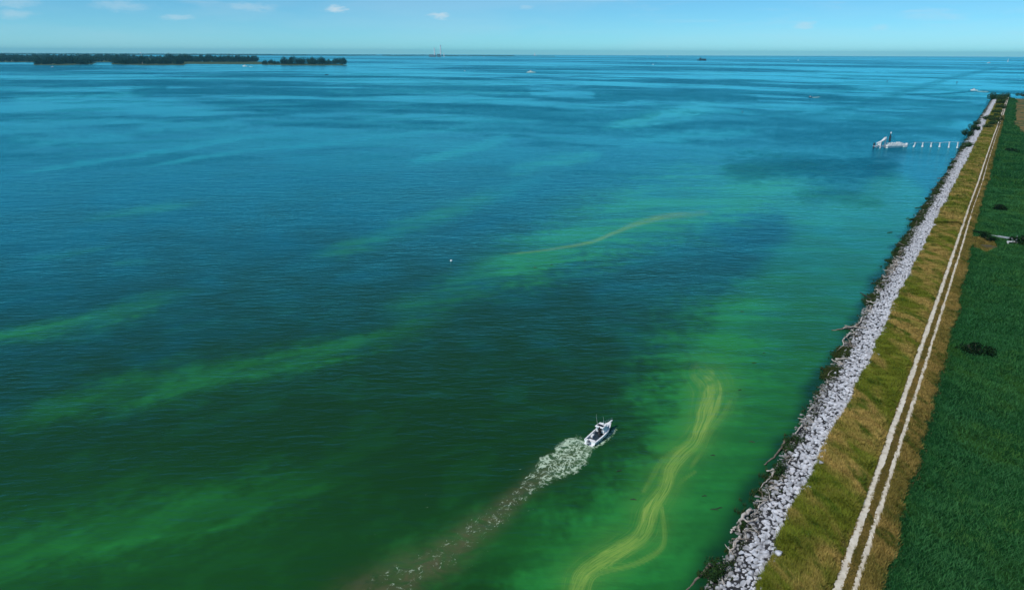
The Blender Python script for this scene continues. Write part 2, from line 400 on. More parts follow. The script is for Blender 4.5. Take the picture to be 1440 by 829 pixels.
strand([(905, 309), (945, 304), (1005, 297)], [5, 7, 4], 0.3, 1.0, hard=0.1)
u, v, L = path_dist([(812, 822), (852, 785), (901, 750), (922, 705), (941, 661), (976, 621), (996, 576), (1002, 545)], [34, 34, 36, 36, 32, 32, 36, 40], 0.7, 3)
scum = np.maximum(scum, 0.24 * soft(u, 1.2))
# boat wake: churned silt and broken foam
wk = [(829, 621), (812, 634), (792, 648), (765, 664), (735, 690), (700, 722), (660, 754), (620, 783), (575, 808), (535, 829), (480, 862)]
u, v, L = path_dist(wk, [6, 24, 27, 20, 15, 16, 19, 22, 25, 27, 30], 0.5, 2)
inside = sstep(np.abs(u + .5 * n_w3), 1.15, 0.55)
nw = np.abs(u) < 2.0; ribu = np.where(nw, u + 40, ribu); ribv = np.where(nw, v / 26, ribv)
tt = v / L
foam = np.maximum(foam, inside * np.interp(tt, [0, .05, .15, .22, .3, .5, .8, 1], [1.05, .82, .74, .58, .47, .44, .41, .34]))
foam += 0.16 * (sstep(np.abs(u), .3, .85) * sstep(np.abs(u), 1.2, .9)) * np.interp(tt, [0, .2, .3, 1], [1, 1, .3, 0.2]) * (tt < .999)
u2, v2, L2 = path_dist(wk, [3, 11, 15, 14, 13, 15, 19, 22, 26, 28, 30], 0.6, 2)
brown = np.maximum(brown, soft(u2, .9) * np.interp(v2 / L2, [0, .08, .2, .35, .6, 1], [0.2, .6, .65, .75, .85, .9]))
u, v, L = path_dist([(834, 630), (844, 623), (854, 614), (865, 603)], [3, 4.5, 5, 4], 0.7, 2)
foam = np.maximum(foam, 0.9 * soft(u, .9))
u, v, L = path_dist([(824, 618), (815, 616), (800, 619), (785, 627)], [3, 3, 3, 3], 0.7, 2)
foam = np.maximum(foam, 0.6 * soft(u, .9))
for a, e in (((648, 675), (690, 666)), ((668, 677), (708, 665)), ((558, 702), (608, 694)), ((615, 704), (657, 691)), ((563, 727), (626, 705)), ((500, 759), (532, 750)), ((745, 657), (700, 668)),
             ((655, 803), (690, 770)), ((700, 742), (770, 705)), ((300, 610), (320, 604)), ((437, 602), (450, 596)), ((440, 563), (452, 559)), ((330, 487), (345, 484))):
    u, v, L = path_dist([a, ((a[0] + e[0]) / 2, (a[1] + e[1]) / 2 - 1.5), e], [0.8, 1.3, 0.6], 0.8, 6)
    slick = np.maximum(slick, 0.0); foam = np.maximum(foam, 0.5 * soft(u, .7))
for pts in ([(1374, 128.4), (1381, 128.9), (1389, 129.2)], [(1142, 137.2), (1152, 136.4)], [(752, 101.6), (740, 101.8)], [(349, 93.7), (354, 94)]):
    u, v, L = path_dist(pts, [.9] * len(pts), 0, 6); foam = np.maximum(foam, 1.1 * soft(u, .7))
# slicks and wind-ruffled patches
streak = fbm(AA * 5 + 0.35 * lr + 2, lr * 9.0 + AA * 3.6, 5)
streak2 = fbm(AA * 14 - lr * 2 + 40, lr * 30 + AA * 6.5, 4)
far = sstep(PY, 330, 120) * np.interp(PY, [90, 150, 240], [1, .7, .3])
slick += far * (0.8 * sstep(streak, 0.50, 0.62) + 0.4 * sstep(streak2, 0.52, 0.68))
ruff += far * (0.7 * sstep(streak, 0.5, 0.36) + 0.7 * sstep(streak2, 0.49, 0.34))
for pts, wd, k in (([(0, 247), (150, 225), (320, 197), (450, 181)], [2, 3, 3.5, 2], .7), ([(170, 242), (320, 215), (450, 202), (720, 172)], [2, 3, 3.5, 4], .7),
                   ([(840, 182), (920, 165), (980, 154), (1030, 145)], [4, 8, 9, 5], .9), ([(705, 242), (800, 224), (860, 216)], [5, 7, 4], .6),
                   ([(0, 142), (100, 138), (220, 132)], [5, 5, 4], .8), ([(560, 235), (650, 212), (730, 190)], [4, 6, 5], .8), ([(420, 363), (520, 338), (620, 302), (730, 262), (800, 240)], [3, 6, 8, 7, 4], .35), ([(0, 200), (120, 196), (210, 186)], [6, 7, 4], .5), ([(860, 205), (980, 190), (1080, 186)], [5, 6, 4], .6), ([(1050, 110), (1180, 104), (1300, 100)], [4, 5, 3], .9), ([(180, 182), (300, 176), (360, 174)], [4, 5, 4], .5),
                   ([(1260, 300), (1190, 370), (1150, 450)], [50, 60, 60], .35), ([(960, 620), (1000, 720), (950, 829)], [90, 90, 90], .75),
                   ([(880, 310), (980, 290), (1080, 275)], [30, 30, 20], .35), ([(1180, 120), (1300, 118), (1440, 120)], [14, 14, 14], .6),
                   ([(1020, 215), (1150, 214), (1240, 220)], [6, 6, 6], .35)):
    u, v, L = path_dist(pts, wd, 1.0, 3); slick = np.maximum(slick, k * soft(u + 2.2 * n_w3 + 2.0 * (n_str2 - .5), .8) * (.5 + .9 * n_str) * sstep(v / L, 0, .15) * sstep(v / L, 1, .8))
for pts, wd, k in (([(1030, 238), (1100, 236), (1240, 238)], [14, 20, 18], 1.0), ([(1130, 278), (1180, 276), (1230, 284)], [10, 14, 10], .9), ([(1100, 190), (1200, 182), (1330, 168)], [16, 22, 12], .6),
                   ([(940, 178), (1080, 172), (1200, 150), (1330, 112), (1400, 96)], [6, 8, 5, 3, 2], .5), ([(1380, 128.5), (1410, 129.5), (1440, 131)], [1.4, 1.6, 1.8], 1.0), ([(1366, 128), (1330, 132), (1275, 133)], [1.2, 1.2, .8], 1.0),
                   ([(840, 136), (960, 134), (1060, 138)], [5, 7, 4], .8), ([(500, 130), (600, 125), (740, 128)], [5, 7, 5], .6), ([(190, 128), (230, 124)], [5, 5], .8), ([(640, 150), (800, 168), (920, 160)], [8, 10, 6], .5)):
    u, v, L = path_dist(pts, wd, 1.0, 3); g = soft(u + 1.5 * n_w3 + 1.2 * (n_str2 - .5), .8); ruff = np.maximum(ruff, k * g); slick *= 1 - np.minimum(1, k * g)
# shade and reflection of the bank plants, painted dark into the water colour
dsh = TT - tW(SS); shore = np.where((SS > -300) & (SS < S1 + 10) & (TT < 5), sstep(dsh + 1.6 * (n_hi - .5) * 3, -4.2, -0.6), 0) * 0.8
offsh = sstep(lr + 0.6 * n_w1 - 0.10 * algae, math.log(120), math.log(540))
Zw = np.zeros(PX.shape)
# the boat pushes up a bow wave, a hollow behind the stern and low wake crests
Zw += 0.16 * foam * (n_hi - 0.3) * (RR < 200)
verts = np.stack([X, Y, Zw], -1).reshape(-1, 3)
i0 = (np.arange(nr - 1)[:, None] * na + np.arange(na)[None, :]); nxt = (np.arange(nr - 1)[:, None] * na + ((np.arange(na) + 1) % na)[None, :])
quads = np.stack([i0, i0 + na, nxt + na, nxt], -1).reshape(-1, 4)[:, ::-1]
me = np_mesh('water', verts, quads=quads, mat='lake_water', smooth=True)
def put(name, a, bq=None, cq=None, vec=False):
    n = len(verts)
    if bq is None:
        at = me.attributes.new(name, 'FLOAT', 'POINT'); at.data.foreach_set('value', a.astype(np.float32).ravel()); return
    d3 = np.stack([a, bq, cq if cq is not None else np.zeros(a.shape)], -1).reshape(-1, 3)
    if vec: at = me.attributes.new(name, 'FLOAT_VECTOR', 'POINT'); at.data.foreach_set('vector', d3.astype(np.float32).ravel())
    else:
        at = me.attributes.new(name, 'FLOAT_COLOR', 'POINT'); at.data.foreach_set('color', np.concatenate([d3, np.ones((n, 1))], 1).astype(np.float32).ravel())
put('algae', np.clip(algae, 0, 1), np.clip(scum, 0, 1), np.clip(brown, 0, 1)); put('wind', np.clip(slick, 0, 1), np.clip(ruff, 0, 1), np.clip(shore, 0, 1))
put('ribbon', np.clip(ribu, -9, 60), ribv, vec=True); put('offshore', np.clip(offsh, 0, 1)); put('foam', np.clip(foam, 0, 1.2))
tag(link('water', me), kind='structure')
del X, Y, AA, RR, PX, PY, SS, TT

# ------------------------------------------------------------------ ground materials
def blend_ground(name, cols, scales, rough=0.95, bump=0.6):
    m, nt, b = new_mat(name); p = nt.pos()
    n1 = nt.noise(p, scales[0], 4, 0.6, 0.4); n2 = nt.noise(nt.vm('ADD', p, (31., 7., 3.)), scales[1], 5, 0.65); n3 = nt.noise(p, scales[2], 4, 0.7)
    c = nt.mix(nt.ss(n1, 0.40, 0.60), cols[0], cols[1]); c = nt.mix(nt.ss(n2, 0.50, 0.66), c, cols[2]); c = nt.mix(nt.ss(n3, 0.35, 0.7, 0, .6), c, cols[3])
    nt.l.new(c, b.inputs['Base Color']); b.inputs['Roughness'].default_value = rough; b.inputs['Specular IOR Level'].default_value = 0.1
    nt.l.new(nt.bump(nt.math('ADD', n3, n2), bump, 0.15), b.inputs['Normal']); return m
blend_ground('bank_soil', [(0.13, 0.085, 0.028), (0.07, 0.065, 0.015), (0.035, 0.045, 0.010), (0.05, 0.036, 0.016)], (0.16, 0.4, 3.0))
blend_ground('field_soil', [(0.012, 0.055, 0.022), (0.02, 0.075, 0.025), (0.035, 0.085, 0.02), (0.006, 0.03, 0.014)], (0.02, 0.11, 1.4))
blend_ground('tan_soil', [(0.22, 0.14, 0.05), (0.14, 0.12, 0.03), (0.05, 0.08, 0.02), (0.10, 0.07, 0.03)], (0.02, 0.06, 1.0))
blend_ground('toe_gravel', [(0.05, 0.05, 0.055), (0.035, 0.035, 0.04), (0.025, 0.028, 0.02), (0.02, 0.02, 0.02)], (0.5, 1.4, 5.0))
blend_ground('limestone', [(0.68, 0.64, 0.54), (0.55, 0.50, 0.41), (0.46, 0.41, 0.31), (0.58, 0.54, 0.46)], (0.5, 0.9, 6.0), bump=.3)

def strip(name, s, tfun, mat, dz=0.0):
    n = len(s); tt = np.stack([tfun(x) for x in s])         # rows of t
    Sg = np.repeat(s[:, None], tt.shape[1], 1); Xg, Yg = W2(Sg, tt); Zg = zground(Sg, tt) + dz
    k = tt.shape[1]; v = np.stack([Xg, Yg, Zg], -1).reshape(-1, 3)
    i = (np.arange(n - 1)[:, None] * k + np.arange(k - 1)[None, :]).ravel()
    return np_mesh(name, v, quads=np.stack([i, i + k, i + k + 1, i + 1], -1)[:, ::-1], mat=mat, smooth=True)
sg = np.concatenate([np.arange(S0, 60, 6.), np.arange(60, 300, 0.7), np.arange(300, S1 + .1, 3.0)])
E_ = strip('embankment', sg, lambda s: np.concatenate([np.linspace(tR(s) - 0.6, -8.2, 11), np.linspace(-7.6, -3.9, 8), np.linspace(float(tF(s)) + .1 if tF(s) > -3.7 else -3.7, float(max(tF(s), -3.6)) + 1.2, 4)]), 'bank_soil')
emb = tag(link('embankment', E_), kind='structure')
toe = strip('riprap_bank', sg, lambda s: np.linspace(tW(s) - 4, tR(s) - 0.45, 14), 'toe_gravel', 0.004)
rip = tag(link('riprap_bank', toe), kind='structure')
# marsh field, tapering away to the right and ending at the same shore
fs = np.concatenate([np.arange(S0, 60, 10.), np.arange(60, 300, 1.5), np.arange(300, S1 + .1, 6.0)])
fo = strip('marsh_field', fs, lambda s: np.concatenate([np.linspace(float(max(tF(s), -3.6)) + 1.0, 8, 10), np.linspace(9, 80, 40), np.linspace(90, 700, 30)]), 'field_soil', 0.004)
tag(link('marsh_field', fo), kind='structure')
# dry ground beyond the reeds at the far right
fs2 = np.arange(560, S1 + .1, 6.0)
def tTan(s): return np.interp(s, [560, 640, 800, 1000, 1300], [44, 14, 6, 4, 3]) + 5 * (vnoise(s * .03, s * 0 + 6.) - .5)
dg = strip('dry_ground', fs2, lambda s: np.concatenate([np.linspace(tTan(s), 80, 20), np.linspace(90, 600, 10)]), 'tan_soil', 0.05)
tag(link('dry_ground', dg), kind='structure')
# shore face that closes the land at its far end
mb = MB(); tl = [-24, -17, -8, -4, 2, 80, 700]
pts = [Vector((*W2(S1, t), float(zground(S1, t)))) for t in tl]; lo = [Vector((*W2(S1 + 3, t), -1.5)) for t in tl]
mb.add(pts + lo, [(i, i + 1, i + 8, i + 7) for i in range(6)]); mb.build('shore_end', 'toe_gravel', rip)
# two wheel ruts of crushed limestone
sr = np.concatenate([np.arange(S0, 60, 3.), np.arange(60, 330, 0.22), np.arange(330, S1, 1.5)])
def rut(name, tc, hw, seed):
    j = lambda s, k: (0.16 * (vnoise(s * 2.1, s * 0 + k) - .5) + 0.10 * (vnoise(s * 0.5, s * 0 + k + 2) - .5) + .16 * (vnoise(s * 6, s * 0 + k + 9) - .5)) 
    def tf(s):
        cc = tc + .35 * (vnoise(s * .012, s * 0 + 77) - .5)
        hwf = hw * (0.75 if s > 330 and s < 900 else 1.0)
        return np.linspace(cc - hwf + j(s, seed), cc + hwf + j(s, seed + 40), 4)
    k = strip(name, sr, tf, 'limestone', 0.02)
    return tag(link(name, k), kind='structure')
rut('gravel_wheel_track', -6.85, 0.43, 3.0); rut('gravel_wheel_track', -5.12, 0.40, 13.0)

# ------------------------------------------------------------------ riprap
m, nt, b = new_mat('riprap_stone')
p = nt.pos(); oi = nt.add('ShaderNodeObjectInfo')
rnd = nt.attr('tone').outputs['Fac']
vor = nt.noise(p, 1.2, 2, 0.5); n2 = nt.noise(p, 4.0, 6, 0.7); n3 = nt.noise(p, 0.23, 3)
c = nt.mix(nt.ss(vor, 0.38, 0.68), (0.56, 0.57, 0.61), (0.27, 0.275, 0.295)); c = nt.mix(nt.ss(n2, 0.45, 0.75, 0, .45), c, (0.30, 0.30, 0.31))
c = nt.mix(nt.math('MULTIPLY', oi.outputs['Random'], 0.35), c, (0.36, 0.36, 0.39))
sep = nt.add('ShaderNodeSeparateXYZ'); nt.l.new(p, sep.inputs[0])
wet = nt.ss(nt.math('ADD', sep.outputs[2], nt.math('MULTIPLY', n3, 0.9)), 1.45, 0.65)      # algae-stained, wet stones at the waterline
c = nt.mix(nt.math('MULTIPLY', wet, 0.75), c, (0.10, 0.10, 0.085))
nt.l.new(c, b.inputs['Base Color']); b.inputs['Roughness'].default_value = 0.9
nt.l.new(nt.bump(n2, 0.5, 0.06), b.inputs['Normal'])

def rock_shape(sub, seed):
    bm = bmesh.new(); bmesh.ops.create_icosphere(bm, subdivisions=sub, radius=1.0)
    rg = random.Random(seed)
    planes = [(Vector((rg.gauss(0, 1), rg.gauss(0, 1), rg.gauss(0, 1))).normalized(), rg.uniform(0.42, 0.78)) for _ in range(11)]
    for vtx in bm.verts:
        q = vtx.co.copy() * (1 + 0.12 * rg.gauss(0, 1) * 0.6)
        for n, d in planes:
            e = q.dot(n)
            if e > d: q -= n * (e - d)
        vtx.co = q
    v = np.array([x.co[:] for x in bm.verts]); v[:, 0] *= rg.uniform(1.05, 1.4); v[:, 2] *= rg.uniform(.6, .8)
    f = np.array([[y.index for y in x.verts] for x in bm.faces]); bm.free(); return v, f
near_shapes = [rock_shape(2, i) for i in range(10)]; far_shapes = [rock_shape(1, 50 + i) for i in range(8)]
rocks = []
def jitter_rows(sa, sb, sp, size, lo=0.0, hi=1.0, keep=1.0):
    s = sa
    while s < sb:
        a, bb = float(tW(s)) - 0.6, float(tR(s))
        k = 0; t = a + lo * (bb - a)
        while t < a + hi * (bb - a) + .2:
            if random.random() < keep:
                ss = s + random.uniform(-.5, .5) * sp * .8; t2 = t + random.uniform(-.5, .5) * sp * .7
                u = (t2 - a) / (bb - a)
                r = size * random.choice((.6, .75, .9, 1, 1.15, 1.4)) * (0.8 + .35 * u)
                rocks.append((ss, t2, r))
            t += sp * .82
        s += sp * .9
jitter_rows(58, 330, 0.74, 0.40)
jitter_rows(58, 160, 1.0, 0.17)
jitter_rows(330, S1, 1.05, 0.50)
R_ = np.array(rocks); xr, yr = W2(R_[:, 0], R_[:, 1]); zr = zground(R_[:, 0], R_[:, 1])
pxr, pyr = topix(xr, yr, zr)
dist = np.sqrt(xr ** 2 + yr ** 2 + (CAMH - zr) ** 2); size_px = R_[:, 2] / dist
inview = (pxr > 5) & (pxr < 1435) & (pyr < 826) & (zr > .25)
order = np.argsort(-size_px * inview); single = set(order[:300].tolist())
meshes = [mesh_from('rock', v, f, 'riprap_stone') for v, f in near_shapes]
def rotm(seed):
    return np.array(Euler((random.uniform(-.5, .5), random.uniform(-.5, .5), random.uniform(0, 6.28))).to_matrix())
bv, bf, off = [], [], 0
for i in range(len(R_)):
    s, t, r = R_[i]
    z = zr[i] + r * random.uniform(.02, .5)
    if i in single:
        o = bpy.data.objects.new('rock', meshes[i % 10]); col.objects.link(o); o.parent = rip
        o.location = (xr[i], yr[i], z); o.scale = (r,) * 3
        o.rotation_euler = (random.uniform(-.5, .5), random.uniform(-.5, .5), random.uniform(0, 6.28))
    else:
        v, f = (near_shapes[i % 10] if (s < 200 and r > .3) else far_shapes[i % 8])
        v = (v * r) @ rotm(i).T + np.array([xr[i], yr[i], z]); bv.append(v); bf.append(f + off); off += len(v)
fill = np_mesh('rock_fill', np.concatenate(bv), tris=np.concatenate(bf), mat='riprap_stone')
tag(link('rock_fill', fill, rip), kind='stuff')

# ------------------------------------------------------------------ grass, reeds and weeds (scattered tufts)
def leaf_mat(name, cols, scales, rough=0.7, trans=0.25, rv=0.5, al=1.0):
    m, nt, b = new_mat(name); p = nt.pos(); r = nt.add('ShaderNodeObjectInfo').outputs['Random']
    pd = nt.mapping(p, rot=(0, 0, ANG), scale=(1, al, 1))
    n1 = nt.noise(pd, scales[0], 4, 0.6, 0.5); n2 = nt.noise(nt.vm('ADD', pd, (13., 5., 0.)), scales[1], 4, 0.65)
    c = nt.mix(nt.ss(n1, 0.38, 0.60), cols[0], cols[1]); c = nt.mix(nt.ss(n2, 0.50, 0.66), c, cols[2])
    c = nt.mix(nt.math('MULTIPLY', r, rv), c, cols[3])
    nt.l.new(c, b.inputs['Base Color']); b.inputs['Roughness'].default_value = rough; b.inputs['Specular IOR Level'].default_value = 0.04
    out = nt.n['Material Output']; tr = nt.add('ShaderNodeBsdfTranslucent'); nt.l.new(c, tr.inputs[0])
    ms = nt.add('ShaderNodeMixShader'); ms.inputs[0].default_value = trans
    nt.l.new(b.outputs[0], ms.inputs[1]); nt.l.new(tr.outputs[0], ms.inputs[2]); nt.l.new(ms.outputs[0], out.inputs[0]); return m
leaf_mat('bank_grass', [(0.60, 0.42, 0.13), (0.21, 0.26, 0.025), (0.09, 0.17, 0.014), (0.10, 0.10, 0.02)], (0.16, 0.34), rv=.7, al=.3)
leaf_mat('verge_grass', [(0.44, 0.31, 0.09), (0.26, 0.21, 0.05), (0.10, 0.13, 0.018), (0.08, 0.07, 0.02)], (0.2, 0.45), rv=.65, al=.3)
leaf_mat('reed', [(0.020, 0.125, 0.034), (0.026, 0.15, 0.036), (0.062, 0.19, 0.030), (0.006, 0.032, 0.010)], (0.03, 0.07), rv=.85, al=.5)
leaf_mat('reed_light', [(0.055, 0.21, 0.075), (0.07, 0.23, 0.07), (0.10, 0.25, 0.05), (0.03, 0.13, 0.04)], (0.03, 0.11), rv=.6)
leaf_mat('shore_weed', [(0.028, 0.06, 0.014), (0.05, 0.075, 0.018), (0.018, 0.035, 0.010), (0.06, 0.06, 0.03)], (0.5, 1.2))
leaf_mat('shrub_leaf', [(0.02, 0.05, 0.016), (0.03, 0.07, 0.018), (0.015, 0.035, 0.012), (0.05, 0.09, 0.025)], (0.8, 2.5))
leaf_mat('tree_leaf', [(0.012, 0.046, 0.034), (0.018, 0.060, 0.040), (0.010, 0.034, 0.028), (0.024, 0.07, 0.045)], (0.02, 0.08))
leaf_mat('dark_reed', [(0.006, 0.018, 0.007), (0.008, 0.022, 0.008), (0.014, 0.034, 0.010), (0.012, 0.024, 0.010)], (0.3, 1.0))

def tuft(name, n, h, spread, width, mat, bend=.5, seed=0):
    rg = random.Random(seed); v = []; f = []
    for i in range(n):
        a = rg.uniform(0, 6.28); rr = spread * math.sqrt(rg.random()); bx, by = rr * math.cos(a), rr * math.sin(a)
        a2 = rg.uniform(0, 6.28); hh = h * rg.uniform(.55, 1.1); wv = width * rg.uniform(.7, 1.3); ln = bend * hh * rg.uniform(.3, 1)
        dx, dy = math.cos(a2), math.sin(a2); px, py = -dy * wv / 2, dx * wv / 2
        k = len(v)
        v += [(bx - px, by - py, -.05), (bx + px, by + py, -.05), (bx + dx * ln * .4 + px, by + dy * ln * .4 + py, hh * .6), (bx + dx * ln * .4 - px, by + dy * ln * .4 - py, hh * .6), (bx + dx * ln, by + dy * ln, hh * .92)]
        f += [(k, k + 1, k + 2, k + 3), (k + 3, k + 2, k + 4)]
    return bpy.data.objects.new(name, mesh_from(name, v, f, mat))
def scatter(name, s, t, scl, protos, sink=0.0, zf=None):
    x, y = W2(s, t); z = (zground(s, t) if zf is None else zf) - sink
    n = len(x); me = bpy.data.meshes.new(name); me.vertices.add(n)
    me.vertices.foreach_set('co', np.stack([x, y, z], -1).astype(np.float32).ravel()); me.update()
    for nm, val in (('tuft_scale', scl), ('tuft_turn', RNG.random(n) * 6.283)):
        at = me.attributes.new(nm, 'FLOAT', 'POINT'); at.data.foreach_set('value', np.asarray(val, np.float32))
    at = me.attributes.new('tuft_kind', 'INT', 'POINT'); at.data.foreach_set('value', RNG.integers(0, len(protos), n).astype(np.int32))
    cc = bpy.data.collections.new(name + '_tufts')
    for p_ in protos: cc.objects.link(p_)
    g = bpy.data.node_groups.new(name, 'GeometryNodeTree')
    g.interface.new_socket('Geometry', in_out='INPUT', socket_type='NodeSocketGeometry'); g.interface.new_socket('Geometry', in_out='OUTPUT', socket_type='NodeSocketGeometry')
    gi = g.nodes.new('NodeGroupInput'); go = g.nodes.new('NodeGroupOutput'); ip = g.nodes.new('GeometryNodeInstanceOnPoints')
    ci = g.nodes.new('GeometryNodeCollectionInfo'); ci.inputs['Collection'].default_value = cc; ci.inputs['Separate Children'].default_value = True; ci.inputs['Reset Children'].default_value = True
    def na(nm, typ):
        q = g.nodes.new('GeometryNodeInputNamedAttribute'); q.data_type = typ; q.inputs['Name'].default_value = nm; return q.outputs['Attribute']
    cx = g.nodes.new('ShaderNodeCombineXYZ'); g.links.new(na('tuft_turn', 'FLOAT'), cx.inputs[2])
    g.links.new(gi.outputs[0], ip.inputs['Points']); g.links.new(ci.outputs[0], ip.inputs['Instance']); ip.inputs['Pick Instance'].default_value = True
    g.links.new(na('tuft_kind', 'INT'), ip.inputs['Instance Index']); g.links.new(cx.outputs[0], ip.inputs['Rotation']); g.links.new(na('tuft_scale', 'FLOAT'), ip.inputs['Scale'])
    g.links.new(ip.outputs[0], go.inputs[0])
    o = link(name, me); md = o.modifiers.new('scatter', 'NODES'); md.node_group = g
    return o
def rnd_s(n, a, b, k=1.0):            # denser towards the near end
    u = RNG.random(n); return a + (b - a) * u ** k
# bank grass
n = 42000; s = np.concatenate([rnd_s(n, 60, 300, 1.3), rnd_s(16000, 300, S1, 1.5)]); u = RNG.random(len(s)); t = tR(s) - 0.35 + (-7.35 - tR(s) + 0.35) * u
dn = fbm(s * .25, t * .25, 3); keep = (RNG.random(len(s)) < 0.35 + dn) ; s, t, dn = s[keep], t[keep], dn[keep]
scl = (0.55 + 0.9 * dn) * np.where(s > 300, 1.7, 1.0) * np.where(t > -8.2, .55, 1.0)
o = scatter('bank_grass', s, t, scl, [tuft('grass_tuft', 15, .95, .30, .06, 'bank_grass', .7, i) for i in range(5)])
tag(o, 'tall golden and green grass covering the bank between the white stones and the wheel tracks', 'grass', kind='stuff')
# verge and the crown between the ruts
n = 22000; s = np.concatenate([rnd_s(n, 60, 320, 1.3), rnd_s(6000, 320, 900, 1.4)]); which = RNG.random(len(s)) < .35
wob = .35 * (vnoise(s * .012, s * 0 + 77) - .5)
t = np.where(which, -6.35 + .75 * RNG.random(len(s)) + wob, -4.72 + wob + (np.maximum(tF(s), -3.9) + 0.35 + 4.7) * RNG.random(len(s)) ** 1.1)
scl = np.where(which, .30, .5 + .9 * RNG.random(len(s))) * np.where(s > 320, 1.5, 1)
s3 = rnd_s(9000, 60, 420, 1.3); t3 = RNG.choice([-7.3, -6.42, -5.54, -4.70], 9000) + RNG.normal(0, .09, 9000) + .35 * (vnoise(s3 * .012, s3 * 0 + 77) - .5)
k3 = RNG.random(9000) < sstep(vnoise(s3 * .3, t3), .25, .7); s3, t3 = s3[k3], t3[k3]
s = np.concatenate([s, s3]); t = np.concatenate([t, t3]); scl = np.concatenate([scl, .22 + .3 * RNG.random(len(s3))])
qm = P(1383, 346, 1.4); sm, tm = ST(qm.x, qm.y); a_ = RNG.random(700) * 6.283; r_ = np.sqrt(RNG.random(700))
s = np.concatenate([s, sm + 11 * r_ * np.cos(a_)]); t = np.concatenate([t, tm + 3.2 * r_ * np.sin(a_)]); scl = np.concatenate([scl, 1.0 + .8 * RNG.random(700)])
o = scatter('verge_grass', s, t, scl, [tuft('verge_tuft', 14, .6, .30, .05, 'verge_grass', .7, 20 + i) for i in range(3)])
tag(o, 'short dry brown grass along and between the two wheel tracks', 'grass', kind='stuff')
# reeds
n = 190000; s = np.concatenate([rnd_s(n, 62, 400, 1.3), rnd_s(70000, 260, S1, 1.6)])
mx = np.clip(18 + (s - 60) * 0.12, 8, 40); t = np.maximum(tF(s), -4.4) + RNG.normal(0.2, .45, len(s)) + mx * RNG.random(len(s))
keep = (t < np.where(s > 560, tTan(s) + 6 * (RNG.random(len(s)) - .6), 999)); s, t = s[keep], t[keep]
wd = np.abs(t - (1.2 + .6 * np.sin(s))) * 0 + 1
dn = fbm(s * .12, t * .12, 3); scl = (.6 + .7 * dn) * np.interp(s, [150, 600], [.9, 1.8]) * np.clip((t - tF(s)) / 3, .45, 1)
qm = P(1383, 345, 1.4); sm, tm = ST(qm.x, qm.y); bare = ((s - sm) / 12) ** 2 + ((t - tm) / 3.6) ** 2 < .5 + 1.0 * fbm(s * .2, t * .5, 3); scl = np.where(bare, scl * .35 * (RNG.random(len(s)) < .6), scl)
o = scatter('reed_bed', s, t, scl, [tuft('reed_clump', 14, 1.25, .36, .06, 'reed', .6, 40 + i) for i in range(5)] + [tuft('reed_clump', 4, 1.45, .34, .065, 'reed_light', .8, 50 + i) for i in range(2)])
tag(o, 'dense dark green reed bed filling the low field beside the embankment', 'reeds', kind='stuff')
# weeds at the toe of the stones
n = 26000; s = np.concatenate([rnd_s(n, 62, 340, 1.2), rnd_s(9000, 340, S1, 1.4)]); t = tW(s) + RNG.normal(0.1, .75, len(s))
mk = fbm(s * .11, s * 0 + 2.5, 3); keep = RNG.random(len(s)) < np.where(s < 200, sstep(mk, .56, .70) * .8 + .03, sstep(mk, .44, .64) * np.where(s < 265, .5, .9) + .06); s, t = s[keep], t[keep]
z = np.maximum(zground(s, t), -.05)
o = scatter('shore_weeds', s, t, .5 + .7 * RNG.random(len(s)) * np.where(s > 340, 1.8, 1), [tuft('weed_tuft', 14, .55, .32, .07, 'shore_weed', .9, 60 + i) for i in range(3)], zf=z)
tag(o, 'dark weeds growing at the waterline along the white stone bank', 'weeds', kind='stuff')

# ------------------------------------------------------------------ shrubs and trees
simple('bark', (0.07, 0.055, 0.04), (0.04, 0.032, 0.025), 3, .9)
simple('driftwood_pale', (0.50, 0.46, 0.42), (0.30, 0.26, 0.22), 2.5, .85, .3)
simple('driftwood_brown', (0.20, 0.16, 0.12), (0.10, 0.08, 0.06), 2.0, .85, .3)
simple('driftwood_dark', (0.035, 0.035, 0.025), (0.02, 0.02, 0.015), 2.0, .7, .3)
def crown_mesh(name, n, leaf, mat, seed, lobes=6, flat=.75, core=True):
    """leaf-sized faces spread through several overlapping uneven lobes (unit radius)"""
    rg = np.random.default_rng(seed)
    c = rg.normal(0, .38, (lobes, 3)); c[:, 2] = np.abs(c[:, 2]) * .7 + .25; rad = rg.uniform(.32, .6, lobes)
    k = rg.integers(0, lobes, n); d = rg.normal(0, 1, (n, 3)); d /= np.linalg.norm(d, axis=1)[:, None]
    p = c[k] + d * (rad[k] * rg.uniform(.55, 1.06, n) ** .6)[:, None]; p[:, 2] = np.maximum(p[:, 2] * flat / .75, .02)
    nrm = d + rg.normal(0, .55, (n, 3)); nrm /= np.linalg.norm(nrm, axis=1)[:, None]
    a = np.cross(nrm, rg.normal(0, 1, (n, 3))); a /= np.linalg.norm(a, axis=1)[:, None]; bb = np.cross(nrm, a)
    sz = leaf * rg.uniform(.6, 1.4, n)[:, None]
    v = np.stack([p - a * sz, p + bb * sz * .6, p + a * sz, p - bb * sz * .6], 1).reshape(-1, 3)
    return np_mesh(name, v, quads=np.arange(4 * n).reshape(-1, 4), mat=mat)
shrub_m = [crown_mesh('foliage', 1100, .075, 'shrub_leaf', 100 + i, 7, .7) for i in range(4)]
stem_m = []
for i in range(2):
    mb = MB(); rg = random.Random(i)
    for k in range(5):
        a = rg.uniform(0, 6.28); mb.tube([(0, 0, -.15), (.15 * math.cos(a), .15 * math.sin(a), .3), (.45 * math.cos(a), .45 * math.sin(a), .75)], [.035, .025, .01], 5)
    stem_m.append(mesh_from('stem', mb.v, mb.f, 'bark'))
